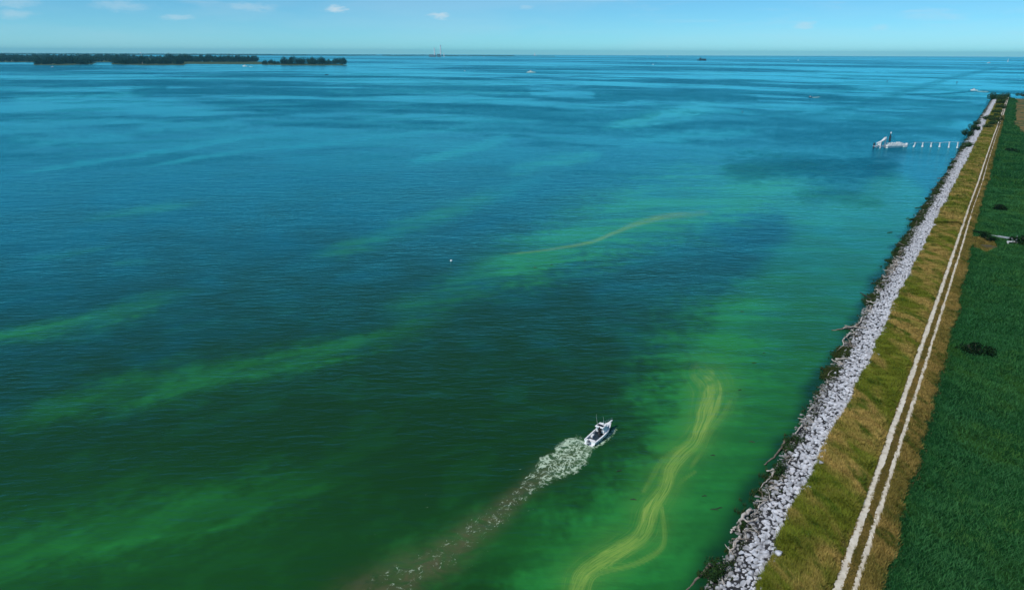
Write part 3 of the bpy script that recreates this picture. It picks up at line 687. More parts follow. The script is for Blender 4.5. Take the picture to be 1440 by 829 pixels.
def shrub(x, y, z, rx, rz, i, label, group=None, cat='shrub', ry=None):
    e = empty('shrub', (x, y, z), random.uniform(0, 6.28)); e.scale = (rx, ry or rx, rz)
    link('foliage', shrub_m[i % 4], e); link('stem', stem_m[i % 2], e)
    return tag(e, label, cat, group)
def shrub_px(px, py, z, rx, rz, i, label, group=None):
    q = P(px, py, z); return shrub(q.x, q.y, z - .1, rx, rz, i, label, group)
shrub_px(1006, 806, .3, 1.7, 1.5, 0, 'dense dark green shrub at the waterline beside the half-sunk dark log')
shrub_px(995, 812, .1, 1.2, 1.0, 1, 'small dark shrub at the waterline below the stones, next to a larger shrub')
shrub_px(1043, 738, .3, 0.9, .7, 2, 'low olive shrub under the thick forked driftwood trunk')
shrub_px(1097, 664, .5, 1.6, 1.2, 3, 'bushy dark green shrub on the stones beside the curved pale branch')
shrub_px(1115, 620, .3, 1.6, 1.0, 1, 'low dark shrub at the top end of the long bark-covered log')
shrub_px(1108, 632, .3, 1.3, .9, 0, 'small dark shrub on the water side of the long bark-covered log')
for i, (px, py, r) in enumerate(((1262, 352, 1.6), (1250, 368, 1.3), (1283, 310, 1.6), (1306, 281, 1.8), (1314, 268, 1.5), (1322, 258, 1.5), (1330, 246, 1.6), (1336, 237, 1.8))):
    shrub_px(px, py, .3, r, r * .7, i, 'low dark shrub at the waterline of the stone bank before the pile row', 'low shrubs along the waterline')
# larger bushes around the landing of the old pier and at the far end
for i, (px, py, r, h, lb) in enumerate(((1359, 207, 4.2, 3.4, 'broad dark bush on the stone bank where the row of piles meets the shore'), (1366, 206, 3.6, 2.8, 'dark bush on the bank just inland of the pile row'),
        (1362, 191, 4.5, 5.0, 'tall spiky dark bush leaning over the water beyond the pile row'), (1369, 184, 4.5, 5.2, 'tall dark bush at the waterline beyond the spiky bush'), (1373, 175, 3.2, 3.2, 'small bush at the waterline past the two tall bushes'),
        (1394, 140, 8, 10, 'isolated dark tree-like bush at the far end of the stone bank'))):
    shrub_px(px, py, .6, r, h, i, lb)
for i, (px, py, r, h) in enumerate(((1398, 177, 5, 4), (1401, 171, 5, 4.2), (1393, 181, 3.5, 3), (1388, 168, 4, 2.2), (1394, 166, 3.5, 2.4), (1404, 160, 5, 4), (1406, 153, 5.5, 4.5), (1408, 147, 6, 5), (1410, 141, 6.5, 5.5), (1413, 137, 6, 5.5), (1403, 165, 4, 3.4))):
    shrub_px(px - 2, py, 2.2, r * 1.15, h * 1.25, i, 'dark green bush in the hedge between the far stones and the wheel tracks', 'hedge bushes on the far embankment')
shrub_px(1438, 135.5, 1.5, 9, 6, 1, 'dark bush on the dry tan ground at the far shore')
# dark reed clumps in the field
def clump(px, py, rx, ry, rz, lb, seed):
    q = P(px, py, 2.2); e = empty('shrub', (q.x, q.y, 1.2), -ANG); e.scale = (rx * 1.25, ry * 1.3, rz * 1.75)
    link('foliage', crown_mesh('foliage', 1500, .06, 'dark_reed', seed, 8, .6), e); link('stem', stem_m[0], e); tag(e, lb, 'shrub')
clump(1370, 494, 2.7, 2.0, 1.7, 'dark spreading bush in the green reeds beside the wheel tracks', 201)
clump(1403, 294, 2.5, 2.4, 2.0, 'round dark bush in the reeds beyond the metal footbridge', 202)
clump(1446, 344, 4.2, 2.4, 2.6, 'dark bush standing at the end of the metal footbridge', 203)
clump(1377, 330, 3.0, 1.8, 1.4, 'low dark weedy bush beside the bare ditch bank near the footbridge', 204)
clump(1390, 336, 2.2, 1.5, 1.2, 'small dark bush between the bare ditch bank and the footbridge', 205)
clump(1417, 213, 3.5, 3, 2.2, 'small dark bush in the far reeds opposite the pile row', 206)
# bare ditch bank
q = P(1384, 347, 1.6); mb = MB(); rings = []
for i in range(9):
    u = i / 8; hw = 3.4 * math.sin(math.pi * (0.08 + .84 * u)); zz = .75 * math.sin(math.pi * u) + .15
    rings.append([Vector((-6.5 + 13 * u, hw * c_, max(-.4, zz * (1 - c_ * c_) + .12 * random.uniform(-1, 1)))) for c_ in np.linspace(-1, 1, 9)])
mb.loft(rings, closed=False, cap=False)
simple('spoil_soil', (0.075, 0.055, 0.025), (0.04, 0.042, 0.016), 1.2, .95, .6)
tag(mb.build('spoil_bank', 'spoil_soil', loc=(q.x, q.y, 1.25), rotz=-ANG + R(15), smooth=True), 'bare brown mound of ditch spoil next to the wheel tracks', 'mound')

# ------------------------------------------------------------------ driftwood
def drift(pts, rad, mat, label, forks=(), group=None, name='driftwood_log'):
    """pts: photo pixels with a level; the log lies on the stones or the water at that level"""
    w3 = [P(a, b_, z) for a, b_, z in pts]; c0 = w3[0].copy()
    cc = catmull([tuple(p - c0) for p in w3], 4)
    cc[1:-1] += np.random.default_rng(int(pts[0][0])).normal(0, rad * .35, cc[1:-1].shape)
    n = len(cc); mb = MB(); mb.tube(cc, [rad * (1 - .6 * i / (n - 1)) for i in range(n)], 7)
    for fk in forks:
        f3 = [P(a, b_, z) - c0 for a, b_, z in fk]; mb.tube(f3, [rad * .55 * (1 - .6 * i / max(1, len(f3) - 1)) for i in range(len(f3))], 6)
    return tag(mb.build(name, mat, loc=c0, smooth=True), label, 'driftwood', group)
drift([(1056, 715, .75), (1048, 723, .6), (1042, 731, .5), (1038, 741, .4), (1031, 744, .3), (1027, 749, .1)], .30, 'driftwood_pale', 'thick pale forked driftwood trunk lying between the stones and the green water',
      [[(1044, 728, .5), (1050, 733, .9), (1060, 731, 1.1)], [(1060, 731, 1.1), (1066, 727, 1.5)], [(1038, 741, .4), (1040, 747, .5)], [(1036, 736, .4), (1037, 733, 1.1)]])
drift([(1040, 754, .6), (1035, 762, .5), (1030, 772, .35), (1023, 780, .1)], .22, 'driftwood_pale', 'short smooth bleached log on the stones below the thick forked trunk')
drift([(998, 792, .2), (989, 803, .15), (978, 814, .08), (962, 832, .02)], .24, 'driftwood_brown', 'half-sunk brown log beside the dark waterline shrub')
drift([(1104, 618, .5), (1098, 629, .3), (1090, 640, .15), (1080, 649, .1), (1074, 653, .05)], .20, 'driftwood_brown', 'long bark-covered log dipping into the green water',
      [[(1077, 651, .12), (1074, 653, .1)]])
drift([(1090, 656, .6), (1086, 668, .45), (1083, 671, .35), (1076, 677, .25), (1067, 689, .1)], .17, 'driftwood_pale', 'curved pale branch on the stones beside the bushy shrub')
drift([(1127, 597, .7), (1123, 602, .6), (1118, 609, .3)], .17, 'driftwood_pale', 'short pale branch on the stones above the bark-covered log')
drift([(1206, 456, .6), (1202, 459, .4), (1188, 462, .12), (1169, 464, .02)], .32, 'driftwood_brown', 'dark heavy trunk jutting out from the stones into the teal water', [[(1198, 460, .4), (1190, 458, .6), (1184, 461, .2)]])
drift([(1212, 446, .8), (1208, 453, .6), (1200, 459, .5), (1190, 460, .6), (1184, 462, .2)], .2, 'driftwood_pale', 'pale branched limb lying beside the heavy jutting trunk', [[(1196, 459, .5), (1187, 457, .8)]])
drift([(1196, 467, .7), (1190, 473, .5), (1185, 478, .3), (1185, 485, .4), (1176, 493, .1)], .2, 'driftwood_pale', 'crooked pale branch hooked round the waterline stones below the jutting trunk')
drift([(1226, 421, .4), (1218, 416, .2), (1209, 411, .1)], .22, 'driftwood_dark', 'dark forked branch sticking out of the water above the jutting trunk', [[(1217, 415.5, .2), (1211, 415, .1)]])
drift([(1247, 387, .4), (1236, 393, .15), (1224, 399, .03)], .24, 'driftwood_dark', 'long dark log floating out from the tangle of branches')
drift([(1303, 287, .5), (1297, 290, .3), (1286, 292, .05)], .3, 'driftwood_dark', 'dark log lying out on the water below the rubble gap')
drift([(1342, 285, 1.9), (1332, 287, 1.5), (1318, 289, .9), (1308, 292, .5)], .35, 'driftwood_dark', 'dark trunk lying straight across the white stone bank')
drift([(1254, 326, .06), (1247, 327, .05)], .16, 'driftwood_dark', 'thin dark stick floating off the stone bank')
simple('float_dark', (0.02, 0.03, 0.015))
rg = random.Random(3)
def scatter_branch(s, t, ln, r, mat, label, group, up=.5):
    a = rg.uniform(0, 6.28) if rg.random() < .4 else rg.gauss(math.pi / 2 - ANG, .6)
    x, y = W2(s, t); z = float(max(zground(s, t), 0)) + r + rg.uniform(.1, .5)
    pts = []; k = 6; h = rg.uniform(-.4, .4)
    for i in range(k):
        u = i / (k - 1) - .5
        pts.append(Vector((math.cos(a + h * u) * ln * u, math.sin(a + h * u) * ln * u, max(-z - .05, up * ln * .25 * (u + .5) * rg.uniform(.3, 1)))) + Vector((rg.gauss(0, .06), rg.gauss(0, .06), 0)) * ln * .5)
    mb = MB(); mb.tube(pts, [r * (1 - .65 * i / (k - 1)) for i in range(k)], 6)
    for _ in range(rg.choice((0, 1, 2, 3))):
        p0 = pts[rg.randint(2, k - 2)]; dv = Vector((rg.gauss(0, 1), rg.gauss(0, 1), abs(rg.gauss(.2, .3)))).normalized() * ln * rg.uniform(.15, .35)
        mb.tube([p0, p0 + dv * .6, p0 + dv + Vector((0, 0, .1))], [r * .55, r * .4, r * .2], 5)
    return tag(mb.build('driftwood_branch', mat, loc=(x, y, z), smooth=True), label, 'driftwood', group)
for i in range(90):
    s = rg.choice((rg.uniform(74, 112), rg.uniform(112, 190), rg.uniform(190, 260), rg.uniform(222, 252)))
    scatter_branch(s, float(tW(s)) + rg.uniform(-.2, 1.5), rg.uniform(1.0, 3.2) * (1.35 if s > 150 else 1), rg.uniform(.06, .12) * (1.7 if s > 150 else 1), rg.choice(('driftwood_pale', 'driftwood_pale', 'driftwood_brown')),
                   'thin bleached driftwood branch washed up among the waterline stones', 'driftwood branches along the waterline')
for i in range(22):
    s = rg.uniform(260, 560); scatter_branch(s, float(tW(s)) + rg.uniform(-1.2, 1.0), rg.uniform(2, 5), rg.uniform(.12, .2), rg.choice(('driftwood_dark', 'driftwood_brown')), 'dark driftwood branch at the waterline towards the pile row', 'dark driftwood near the pile row')
for px, py in ((1060, 510), (1074, 496), (1011, 714), (1004, 716), (1057, 621), (1002, 640), (990, 697), (1043, 438), (1040, 548), (890, 702), (775, 372), (822, 366), (870, 662), (752, 376)):
    q = P(px, py, 0); mb = MB(); a = rg.uniform(-.4, .4); ln = rg.uniform(.3, .6)
    mb.tube([(-ln * math.cos(a), -ln * math.sin(a), .0), (0, .05, .04), (ln * math.cos(a), ln * math.sin(a), 0)], [.05, .08, .05], 6); mb.tube([(0, 0, .03), (.15, .25, .05)], [.05, .03], 5)
    tag(mb.build('floating_debris', 'float_dark', loc=(q.x, q.y, .01)), 'small dark clump of weed drifting on the green water', 'debris', 'floating weed clumps')

# ------------------------------------------------------------------ motor boat
simple('gelcoat', (0.80, 0.80, 0.80), (0.72, 0.73, 0.74), 2, .3)
simple('navy_floor', (0.016, 0.035, 0.055), (0.010, 0.022, 0.036), 3, .7)
simple('boot_stripe', (0.02, 0.022, 0.03), (0.015, 0.015, 0.02), 3, .4)
simple('steel', (0.55, 0.56, 0.58), (0.45, 0.46, 0.48), 4, .3, 0, .8)
simple('engine_grey', (0.20, 0.21, 0.23), (0.10, 0.10, 0.11), 3, .35)
simple('upholstery', (0.45, 0.42, 0.36), (0.35, 0.33, 0.29), 3, .8)
m, nt, b = new_mat('tinted_glass'); b.inputs['Base Color'].default_value = (0.008, 0.012, 0.016, 1); b.inputs['Roughness'].default_value = .08
def boat_hull(L=7.4, beam=2.55):
    """rings from transom to stem: keel, chine, stripe, sheer (both sides)"""
    rings = []
    for u in np.linspace(0, 1, 15):
        x = -L / 2 + L * u; hb = beam / 2 * (1 - max(0, (u - .42) / .58) ** 2.3) * (.94 + .06 * min(1, u / .3))
        hb = max(hb, .05); sh = .78 + .55 * u ** 1.6; ch = .10 + .55 * max(0, (u - .55) / .45) ** 1.8; ke = -.38 + 1.05 * max(0, (u - .72) / .28) ** 2
        xo = .35 * u ** 4
        rings.append([(x + xo, hb, sh), (x + xo * .8, hb * .95, (sh + ch) * .55), (x, hb * .82, ch), (x, 0, ke), (x, -hb * .82, ch), (x + xo * .8, -hb * .95, (sh + ch) * .55), (x + xo, -hb, sh)])
    return rings
def make_boat(loc, rotz):
    e = empty('motor_boat', loc, rotz)
    rg_ = boat_hull(); mb = MB(); mb.loft(rg_, closed=False, cap=False)
    mb.add([rg_[0][i] for i in range(7)], [(0, 1, 2, 3, 4, 5, 6)])
    hull = mb.build('hull', 'gelcoat', e, smooth=False)
    st = MB()
    for sg_ in (0, 1):                                      # dark boot stripe just above the water, 6 mm proud
        v = []
        for r_ in rg_:
            a, c_ = Vector(r_[2 if sg_ == 0 else 4]), Vector(r_[1 if sg_ == 0 else 5])
            o_ = Vector((0, .012 if sg_ == 0 else -.012, 0))
            v += [a + o_, a.lerp(c_, .16) + o_]
        st.add(v, [(2 * i, 2 * i + 2, 2 * i + 3, 2 * i + 1) for i in range(len(rg_) - 1)])
    st.build('boot_stripe', 'boot_stripe', hull)
    # decks: side decks + foredeck as one ring-shaped sheet, cockpit well below
    dk = MB(); v = []; f = []
    for i, r_ in enumerate(rg_):
        x, hb, sh = r_[0]; inn = max(0, hb - .24) if i <= 7 else 0
        v += [(x, hb, sh), (x, inn, sh + .015 + (.07 if i > 7 else 0)), (x, -inn, sh + .015 + (.07 if i > 7 else 0)), (x, -hb, sh)]
    for i in range(14):
        k = 4 * i; f += [(k, k + 4, k + 5, k + 1), (k + 2, k + 6, k + 7, k + 3)]
        if i >= 7: f += [(k + 1, k + 5, k + 6, k + 2)]
    dk.add(v, f); deck = dk.build('deck', 'gelcoat', e)
    wl = MB()
    for sy in (1, -1): wl.box((-1.75, sy * .99, .56), (3.7, .05, .5))
    wl.box((-3.42, 0, .56), (.12, 1.96, .52)); wl.build('cockpit_wall', 'gelcoat', e)
    MB().box((-1.7, 0, .30), (3.6, 1.95, .05)).build('cockpit_floor', 'navy_floor', e)
    MB().box((-3.05, -.1, .50), (.5, 1.3, .36)).build('bench_seat', 'gelcoat', e, bevel=.04)
    MB().box((-1.55, .72, .55), (.75, .42, .45)).build('bait_box', 'gelcoat', e, bevel=.03)
    # pilothouse
    ph = MB(); base = [(-.1, .92), (1.5, .86), (1.5, -.86), (-.1, -.92)]
    top = [(.0, .80), (1.0, .72), (1.0, -.72), (.0, -.80)]
    vs = [(x, y, .9) for x, y in base] + [(x, y, 2.1) for x, y in top]
    ph.add(vs, [(0, 1, 5, 4), (1, 2, 6, 5), (2, 3, 7, 6), (4, 5, 6, 7)])
    for sy in (1, -1): ph.box((-.04, sy * .62, 1.42), (.06, .52, 1.2))
    house = ph.build('pilothouse', 'gelcoat', e)
    def pane(ix, a, bq, lo, hi, out, parent):
        A0, A1, T0, T1 = Vector(vs[ix[0]]), Vector(vs[ix[1]]), Vector(vs[ix[0] + 4]), Vector(vs[ix[1] + 4])
        n_ = (A1 - A0).cross(T0 - A0).normalized() * out
        pts = []
        for uu, ww in ((a, lo), (bq, lo), (bq, hi), (a, hi)): pts.append((A0.lerp(A1, uu)).lerp(T0.lerp(T1, uu), ww) + n_ * .012)
        mb_ = MB(); mb_.add(pts + [p_ - n_ * .02 for p_ in pts], [(0, 1, 2, 3), (0, 4, 5, 1), (1, 5, 6, 2), (2, 6, 7, 3), (3, 7, 4, 0)]); mb_.build('window', 'tinted_glass', parent)
    for ix, out in (((0, 1), 1), ((3, 2), -1)):
        pane(ix, .08, .46, .42, .9, out, house); pane(ix, .52, .92, .42, .9, out, house)
    pane((1, 2), .06, .48, .36, .93, 1, house); pane((1, 2), .52, .94, .36, .93, 1, house)
    MB().box((-.02, .1, 1.4), (.03, .5, 1.1)).build('cabin_door', 'tinted_glass', house)
    rf = MB(); rf.add([(-.55, .88, 2.10), (1.15, .80, 2.12), (1.25, 0, 2.13), (1.15, -.80, 2.12), (-.55, -.88, 2.10), (-.5, .8, 2.22), (1.05, .7, 2.24), (1.15, 0, 2.26), (1.05, -.7, 2.24), (-.5, -.8, 2.22)],
       [(0, 4, 3, 2, 1), (5, 6, 7, 8, 9), (0, 1, 6, 5), (1, 2, 7, 6), (2, 3, 8, 7), (3, 4, 9, 8), (4, 0, 5, 9)])
    roof = rf.build('roof', 'gelcoat', house)
    MB().box((.10, 0, 2.255), (.62, 1.25, .04)).build('roof_hatch', 'tinted_glass', roof)
    MB().tube([(.75, -.1, 2.24), (.75, -.1, 2.42), (.75, -.1, 2.5)], [.2, .24, .1], 10).build('radar_dome', 'gelcoat', roof)
    for sy in (.7, -.7): MB().tube([(.1, sy, 2.2), (-.15, sy * 1.06, 3.4), (-.35, sy * 1.1, 4.6)], [.022, .018, .01], 5).build('antenna', 'gelcoat', roof)
    for sy in (.78, -.78): MB().tube([(-.5, sy, .95), (-.48, sy * .98, 2.12)], .025, 6).build('roof_post', 'steel', house)
    # low forward cabin with hatch and side ports
    cb = MB(); cb.add([(1.5, .78, 1.02), (2.75, .38, 1.18), (2.75, -.38, 1.18), (1.5, -.78, 1.02), (1.5, .66, 1.42), (2.55, .28, 1.40), (2.55, -.28, 1.40), (1.5, -.66, 1.42)], [(4, 5, 6, 7), (0, 1, 5, 4), (1, 2, 6, 5), (2, 3, 7, 6)])
    cbo = cb.build('forward_cabin', 'gelcoat', e)
    MB().box((2.05, 0, 1.425), (.45, .45, .04)).build('deck_hatch', 'tinted_glass', cbo)
    for sy in (1, -1): MB().box((2.0, sy * .605, 1.27), (.55, .05, .12), rz=-sy * .33).build('port_light', 'tinted_glass', cbo)
    MB().box((3.95, 0, 1.40), (.8, .34, .07)).build('bow_pulpit', 'gelcoat', e, bevel=.02)
    rl = MB()
    pr = [(r_[0][0], r_[0][1] - .06, r_[0][2]) for r_ in rg_[8:14]] 
    for sy in (1, -1):
        tp = [(x, sy * y, z + .5) for x, y, z in pr] + [(4.25, sy * .12, 1.85)]
        rl.tube(tp, .018, 5)
        for x, y, z in pr: rl.tube([(x, sy * y, z), (x, sy * y, z + .5)], .014, 5)
    rl.tube([(4.25, -.12, 1.85), (4.25, .12, 1.85)], .018, 5); rl.build('bow_rail', 'steel', e)
    MB().box((-3.98, 0, .18), (.62, 1.9, .07)).build('swim_platform', 'gelcoat', e, bevel=.02)
    eg = MB(); eg.loft([[(-4.25 + dx * sc_, dy * sc_, z) for dx, dy in ((-.32, -.2), (.32, -.24), (.32, .24), (-.32, .2))] for z, sc_ in ((.35, .7), (.55, 1), (.95, 1), (1.15, .72))]); eg.box((-4.2, 0, .05), (.28, .12, .75))
    eng = eg.build('outboard_engine', 'engine_grey', e, bevel=.03); MB().box((-4.25, 0, .78), (.66, .50, .09)).build('engine_band', 'gelcoat', eng)
    for sy in (.55, -.55): MB().tube([(-2.4, sy * 1.85, .8), (-2.6, sy * 2.1, 2.3)], [.02, .008], 5).build('fishing_rod', 'boot_stripe', e)
    return e
st, bw = P(828, 621, .5), P(860.5, 589.5, 1.5)
hd = math.atan2(bw.y - st.y, bw.x - st.x); mid = (st + bw) / 2
boat = make_boat((mid.x - .2 * math.cos(hd), mid.y - .2 * math.sin(hd), 0.05), hd); boat.rotation_euler = (0, R(-2), hd); boat.scale = (.88,) * 3
tag(boat, 'white motor boat with a pilothouse trailing a foamy wake through the green water', 'boat')
# person standing in the cockpit by the cabin door
simple('dark_clothes', (0.02, 0.02, 0.025), (0.012, 0.012, 0.016), 3, .9); simple('skin', (0.42, 0.25, 0.18), (0.38, 0.22, 0.16), 3, .6); simple('hair', (0.03, 0.02, 0.015))
def make_person(loc, rotz):
    J = {'pel': (0, 0, .93, .135), 'che': (.02, 0, 1.28, .16), 'nek': (.02, 0, 1.48, .06), 'hd': (.05, 0, 1.60, .095), 'top': (.05, 0, 1.70, .08)}
    E2 = [('pel', 'che'), ('che', 'nek'), ('nek', 'hd'), ('hd', 'top')]
    for sx, k in ((1, 'l'), (-1, 'r')):
        J['hip' + k] = (0, sx * .10, .86, .095); J['kn' + k] = (.03, sx * .11, .48, .065); J['an' + k] = (-.01, sx * .12, .08, .045); J['to' + k] = (.16, sx * .14, .03, .04)
        J['sh' + k] = (.02, sx * .20, 1.40, .065); J['el' + k] = (.02, sx * .27, 1.12, .048); J['wr' + k] = (.2, sx * .22, .98, .034); J['hn' + k] = (.28, sx * .20, .98, .035)
        E2 += [('pel', 'hip' + k), ('hip' + k, 'kn' + k), ('kn' + k, 'an' + k), ('an' + k, 'to' + k), ('che', 'sh' + k), ('sh' + k, 'el' + k), ('el' + k, 'wr' + k), ('wr' + k, 'hn' + k)]
        for q_ in range(5):
            J['fa%d' % q_ + k] = (.33 + (.02 if q_ else -.02), sx * (.165 + .018 * q_), .985 - .02, .010); J['fb%d' % q_ + k] = (.36 + (.02 if q_ in (2, 3) else 0) - (.04 if not q_ else 0), sx * (.16 + .018 * q_), .95, .009)
            E2 += [('hn' + k, 'fa%d' % q_ + k), ('fa%d' % q_ + k, 'fb%d' % q_ + k)]
    ks = list(J); me = bpy.data.meshes.new('person'); me.from_pydata([J[k][:3] for k in ks], [(ks.index(a), ks.index(c_)) for a, c_ in E2], [])
    me.materials.append(MATS['dark_clothes']); me.materials.append(MATS['skin'])
    o = bpy.data.objects.new('person', me); col.objects.link(o); o.location = loc; o.rotation_euler.z = rotz
    o.modifiers.new('skin', 'SKIN'); sk = me.skin_vertices[0].data if me.skin_vertices else None
    if sk is None:
        bm = bmesh.new(); bm.from_mesh(me); bm.verts.layers.skin.verify(); bm.to_mesh(me); bm.free(); sk = me.skin_vertices[0].data
    for i, k in enumerate(ks): sk[i].radius = (J[k][3],) * 2; sk[i].use_root = (k == 'pel')
    sb = o.modifiers.new('sub', 'SUBSURF'); sb.levels = 1; sb.render_levels = 1
    hm = MB(); hm.tube([(.045, 0, 1.62), (.035, 0, 1.70), (.035, 0, 1.76)], [.105, .10, .04], 8); hm.build('hair', 'hair', o)
    fc = MB(); fc.tube([(.12, 0, 1.54), (.13, 0, 1.60), (.12, 0, 1.65)], [.05, .065, .05], 8); fc.build('face', 'skin', o)
    return o
cl_ = boat.matrix_basis
bpy.context.view_layer.update()
pp = boat.matrix_world @ Vector((-.75, -.15, .33))
tag(make_person(pp, hd), 'person in dark clothes standing in the boat cockpit by the cabin door', 'person')

# ------------------------------------------------------------------ old pier, piles and beacon
simple('white_concrete', (0.78, 0.79, 0.78), (0.60, 0.61, 0.60), .8, .8, .2)
simple('dark_steel', (0.025, 0.035, 0.045), (0.015, 0.02, 0.03), 1, .6)
simple('grey_metal', (0.42, 0.46, 0.50), (0.32, 0.36, 0.40), 1.2, .5, 0, .3)
simple('white_paint', (0.80, 0.81, 0.82), (0.70, 0.71, 0.72), 1.2, .4)
a0, a1 = P(1229, 208.5, 0), P(1277, 206.5, 0); ax = (a1 - a0); plen = ax.length; rz = math.atan2(ax.y, ax.x)
pier = empty('pier', (a0.x, a0.y, 0), rz)
s_ = plen / 48.0      # metres per photo pixel there
MB().box((s_ * 26.5, 0, 1.5), (s_ * 23, 4.2, 1.0)).build('deck', 'white_concrete', pier, bevel=.08)
MB().box((s_ * 26.5, 0, .45), (s_ * 22, 3.2, 1.1)).build('caisson', 'white_concrete', pier)
pp_ = MB()
rg = random.Random(4)
for i in range(9):
    MB().box((s_ * (16.5 + 2.5 * i), -1.7 + rg.uniform(-.1, .1), 2.0 + rg.uniform(.1, .8)), (s_ * 1.7, .5, 1.2 + rg.uniform(0, .6))).build('parapet_block', 'white_concrete', pier, bevel=.05)
for i in range(7):
    MB().box((s_ * (16.5 + 3.3 * i), 1.5, 2.4), (s_ * 2.0, .5, 1.4 + rg.uniform(0, .8))).build('parapet_block', 'white_concrete', pier, bevel=.05)
for x in (16, 21, 26, 31, 37): MB().tube([(s_ * x, -1.4, -1), (s_ * x, -1.4, 1.1)], .35, 8).build('leg', 'white_concrete', pier)
MB().tube([(s_ * .5, -1.2, 3.4), (s_ * 7, -1.0, 4.6), (s_ * 13, -.6, 6.5)], [.5, .55, .55], 6).build('leaning_beam', 'white_concrete', pier)
MB().tube([(s_ * 5, .8, 1.0), (s_ * 9, .8, 4.0), (s_ * 14.5, .8, 6.7)], [.55, .5, .5], 6).build('leaning_beam', 'white_concrete', pier)
MB().tube([(s_ * 13.6, 0, 1.5), (s_ * 13.8, 0, 6.9)], .55, 6).build('mast', 'white_concrete', pier)
MB().tube([(s_ * 10.8, -.5, 6.7), (s_ * 15.5, .6, 6.9)], .4, 6).build('cross_beam', 'white_concrete', pier)
MB().tube([(s_ * 5.5, -1.3, -1), (s_ * 5.5, -1.3, 4.4)], .6, 8).build('leg', 'white_concrete', pier)
MB().tube([(s_ * 2.6, -.5, -1), (s_ * 2.6, -.5, 3.8)], .45, 8).build('leg', 'white_concrete', pier)
MB().tube([(s_ * .8, 1.2, -1), (s_ * .8, 1.2, 3.5)], .55, 8).build('leg', 'dark_steel', pier)
MB().tube([(s_ * 8.6, .6, -1), (s_ * 9.6, .6, 4.4)], .6, 8).build('leg', 'dark_steel', pier)
MB().box((s_ * 6, 0, 1.4), (s_ * 12, 3.4, .6)).build('lower_platform', 'grey_metal', pier)
tag(pier, 'ruined white pier platform with leaning beams standing in the lake', 'pier')
mb = MB(); mb.box((0, 0, .9), (2.8, 1.6, 1.6)); mb.box((-1.2, 0, 1.9), (.7, 1.5, 1.2)); mb.box((1.3, 0, 2.0), (.7, 1.5, 1.4)); q = P(1271.5, 206.6, 0)
tag(mb.build('concrete_block', 'white_concrete', loc=(q.x + .2, q.y + .2, -.1), rotz=rz, bevel=.06), 'notched white concrete block between the pier platform and the pile row', 'block')
pl = [(1285, 206.5, 'leaning white pile next to the notched block, first of the pile row'), (1297, 206.5, 'white pile second from the notched block'), (1309, 206.5, 'white pile third from the notched block'), (1321, 206.8, 'white pile with a broad foot, fourth from the notched block'),
      (1334, 207.5, 'tall thin white pile, second last before the bank'), (1346, 208, 'tall thin white pile standing next to the bank'), (1359, 205, 'white post among the dark bushes where the pile row lands')]
tops = []
for i, (px, py, lb) in enumerate(pl):
    q = P(px, py, 0); e = empty('pile', (q.x, q.y, 0), rz); h = 2.8 if i < 4 else 3.6
    ln = .7 if i == 0 else -.1
    MB().tube([(-.3, 0, -1), (ln - .3, 0, h)], [.42, .34], 8).build('shaft', 'white_concrete', e)
    MB().tube([(-.3, 0, -.8), (-.3, 0, .9 if i < 4 else .5)], [.75, .5], 8).build('footing', 'white_concrete', e)
    MB().box((ln - .3, 0, h + .1), (.9, .9, .25)).build('cap', 'white_concrete', e); tops.append(Vector((q.x, q.y, h + .25)))
    tag(e, lb, 'pile')
mb = MB(); mb.tube([P(1273, 204.5, 2.5)] + [t_ + Vector((0, 0, -.02)) for t_ in tops], .07, 5)
c0 = tops[0]; tag(mb.build('cable', 'grey_metal'), 'thin cable strung along the tops of the white piles', 'cable')
q = P(1250.5, 198, 0); e = empty('navigation_beacon', (q.x, q.y, 0))
MB().tube([(0, 0, -1), (0, 0, 3.5)], [.9, .8], 8).build('base', 'dark_steel', e); MB().tube([(0, 0, 3.5), (0, 0, 7.5)], [.55, .35], 6).build('mast', 'dark_steel', e)
MB().box((.3, 0, 3.9), (2.4, 1.4, .5)).build('platform', 'dark_steel', e); MB().tube([(.2, 0, 7.4), (.2, 0, 8.9)], [.55, .45], 8).build('lantern', 'white_paint', e)
e.scale = (.8, .8, .72)
tag(e, 'dark navigation beacon with a white top behind the ruined pier', 'beacon')

# ------------------------------------------------------------------ metal footbridge and white gate frame in the reeds
a0, a1 = P(1402, 331.5, 2.6), P(1430, 336, 2.6); ax = a1 - a0; ln = ax.length; rz = math.atan2(ax.y, ax.x)
fb = empty('footbridge', (a0.x, a0.y, 0), rz)
MB().box((ln / 2, 0, 2.5), (ln, .95, .12)).build('deck', 'grey_metal', fb)
for sy in (.47, -.47): MB().box((ln / 2, sy, 2.5), (ln, .08, .42)).build('side_beam', 'grey_metal', fb)
for x in (.4, ln / 2, ln - .4): MB().box((x, 0, 1.7), (.14, .9, 1.5)).build('support', 'dark_steel', fb)
MB().tube([(ln - .1, -.4, 2.6), (ln - .1, -.4, 3.9)], .07, 6).build('post', 'grey_metal', fb)
MB().tube([(-2.2, .1, 2.45), (0, .1, 2.5)], .12, 6).build('pipe_end', 'grey_metal', fb)
tag(fb, 'narrow grey metal footbridge over the reeds beside the dark bush', 'footbridge')
q0, q1 = P(1416, 339.5, 2.5), P(1430, 339.5, 2.5); wd = (q1 - q0).length
gt = empty('sluice_gate', (q0.x, q0.y, 0), math.atan2(q1.y - q0.y, q1.x - q0.x))
MB().box((wd / 2, 0, 2.5), (wd, .55, .32)).build('top_beam', 'white_paint', gt, bevel=.03)
for x in (.22, wd - .22): MB().box((x, -.1, 1.65), (.34, .4, 1.5)).build('leg', 'white_paint', gt)
for x in (.22, wd - .22): MB().box((x, -.25, .98), (.55, .6, .3)).build('foot', 'white_paint', gt)
tag(gt, 'white two-legged sluice gate frame in front of the grey footbridge', 'gate')

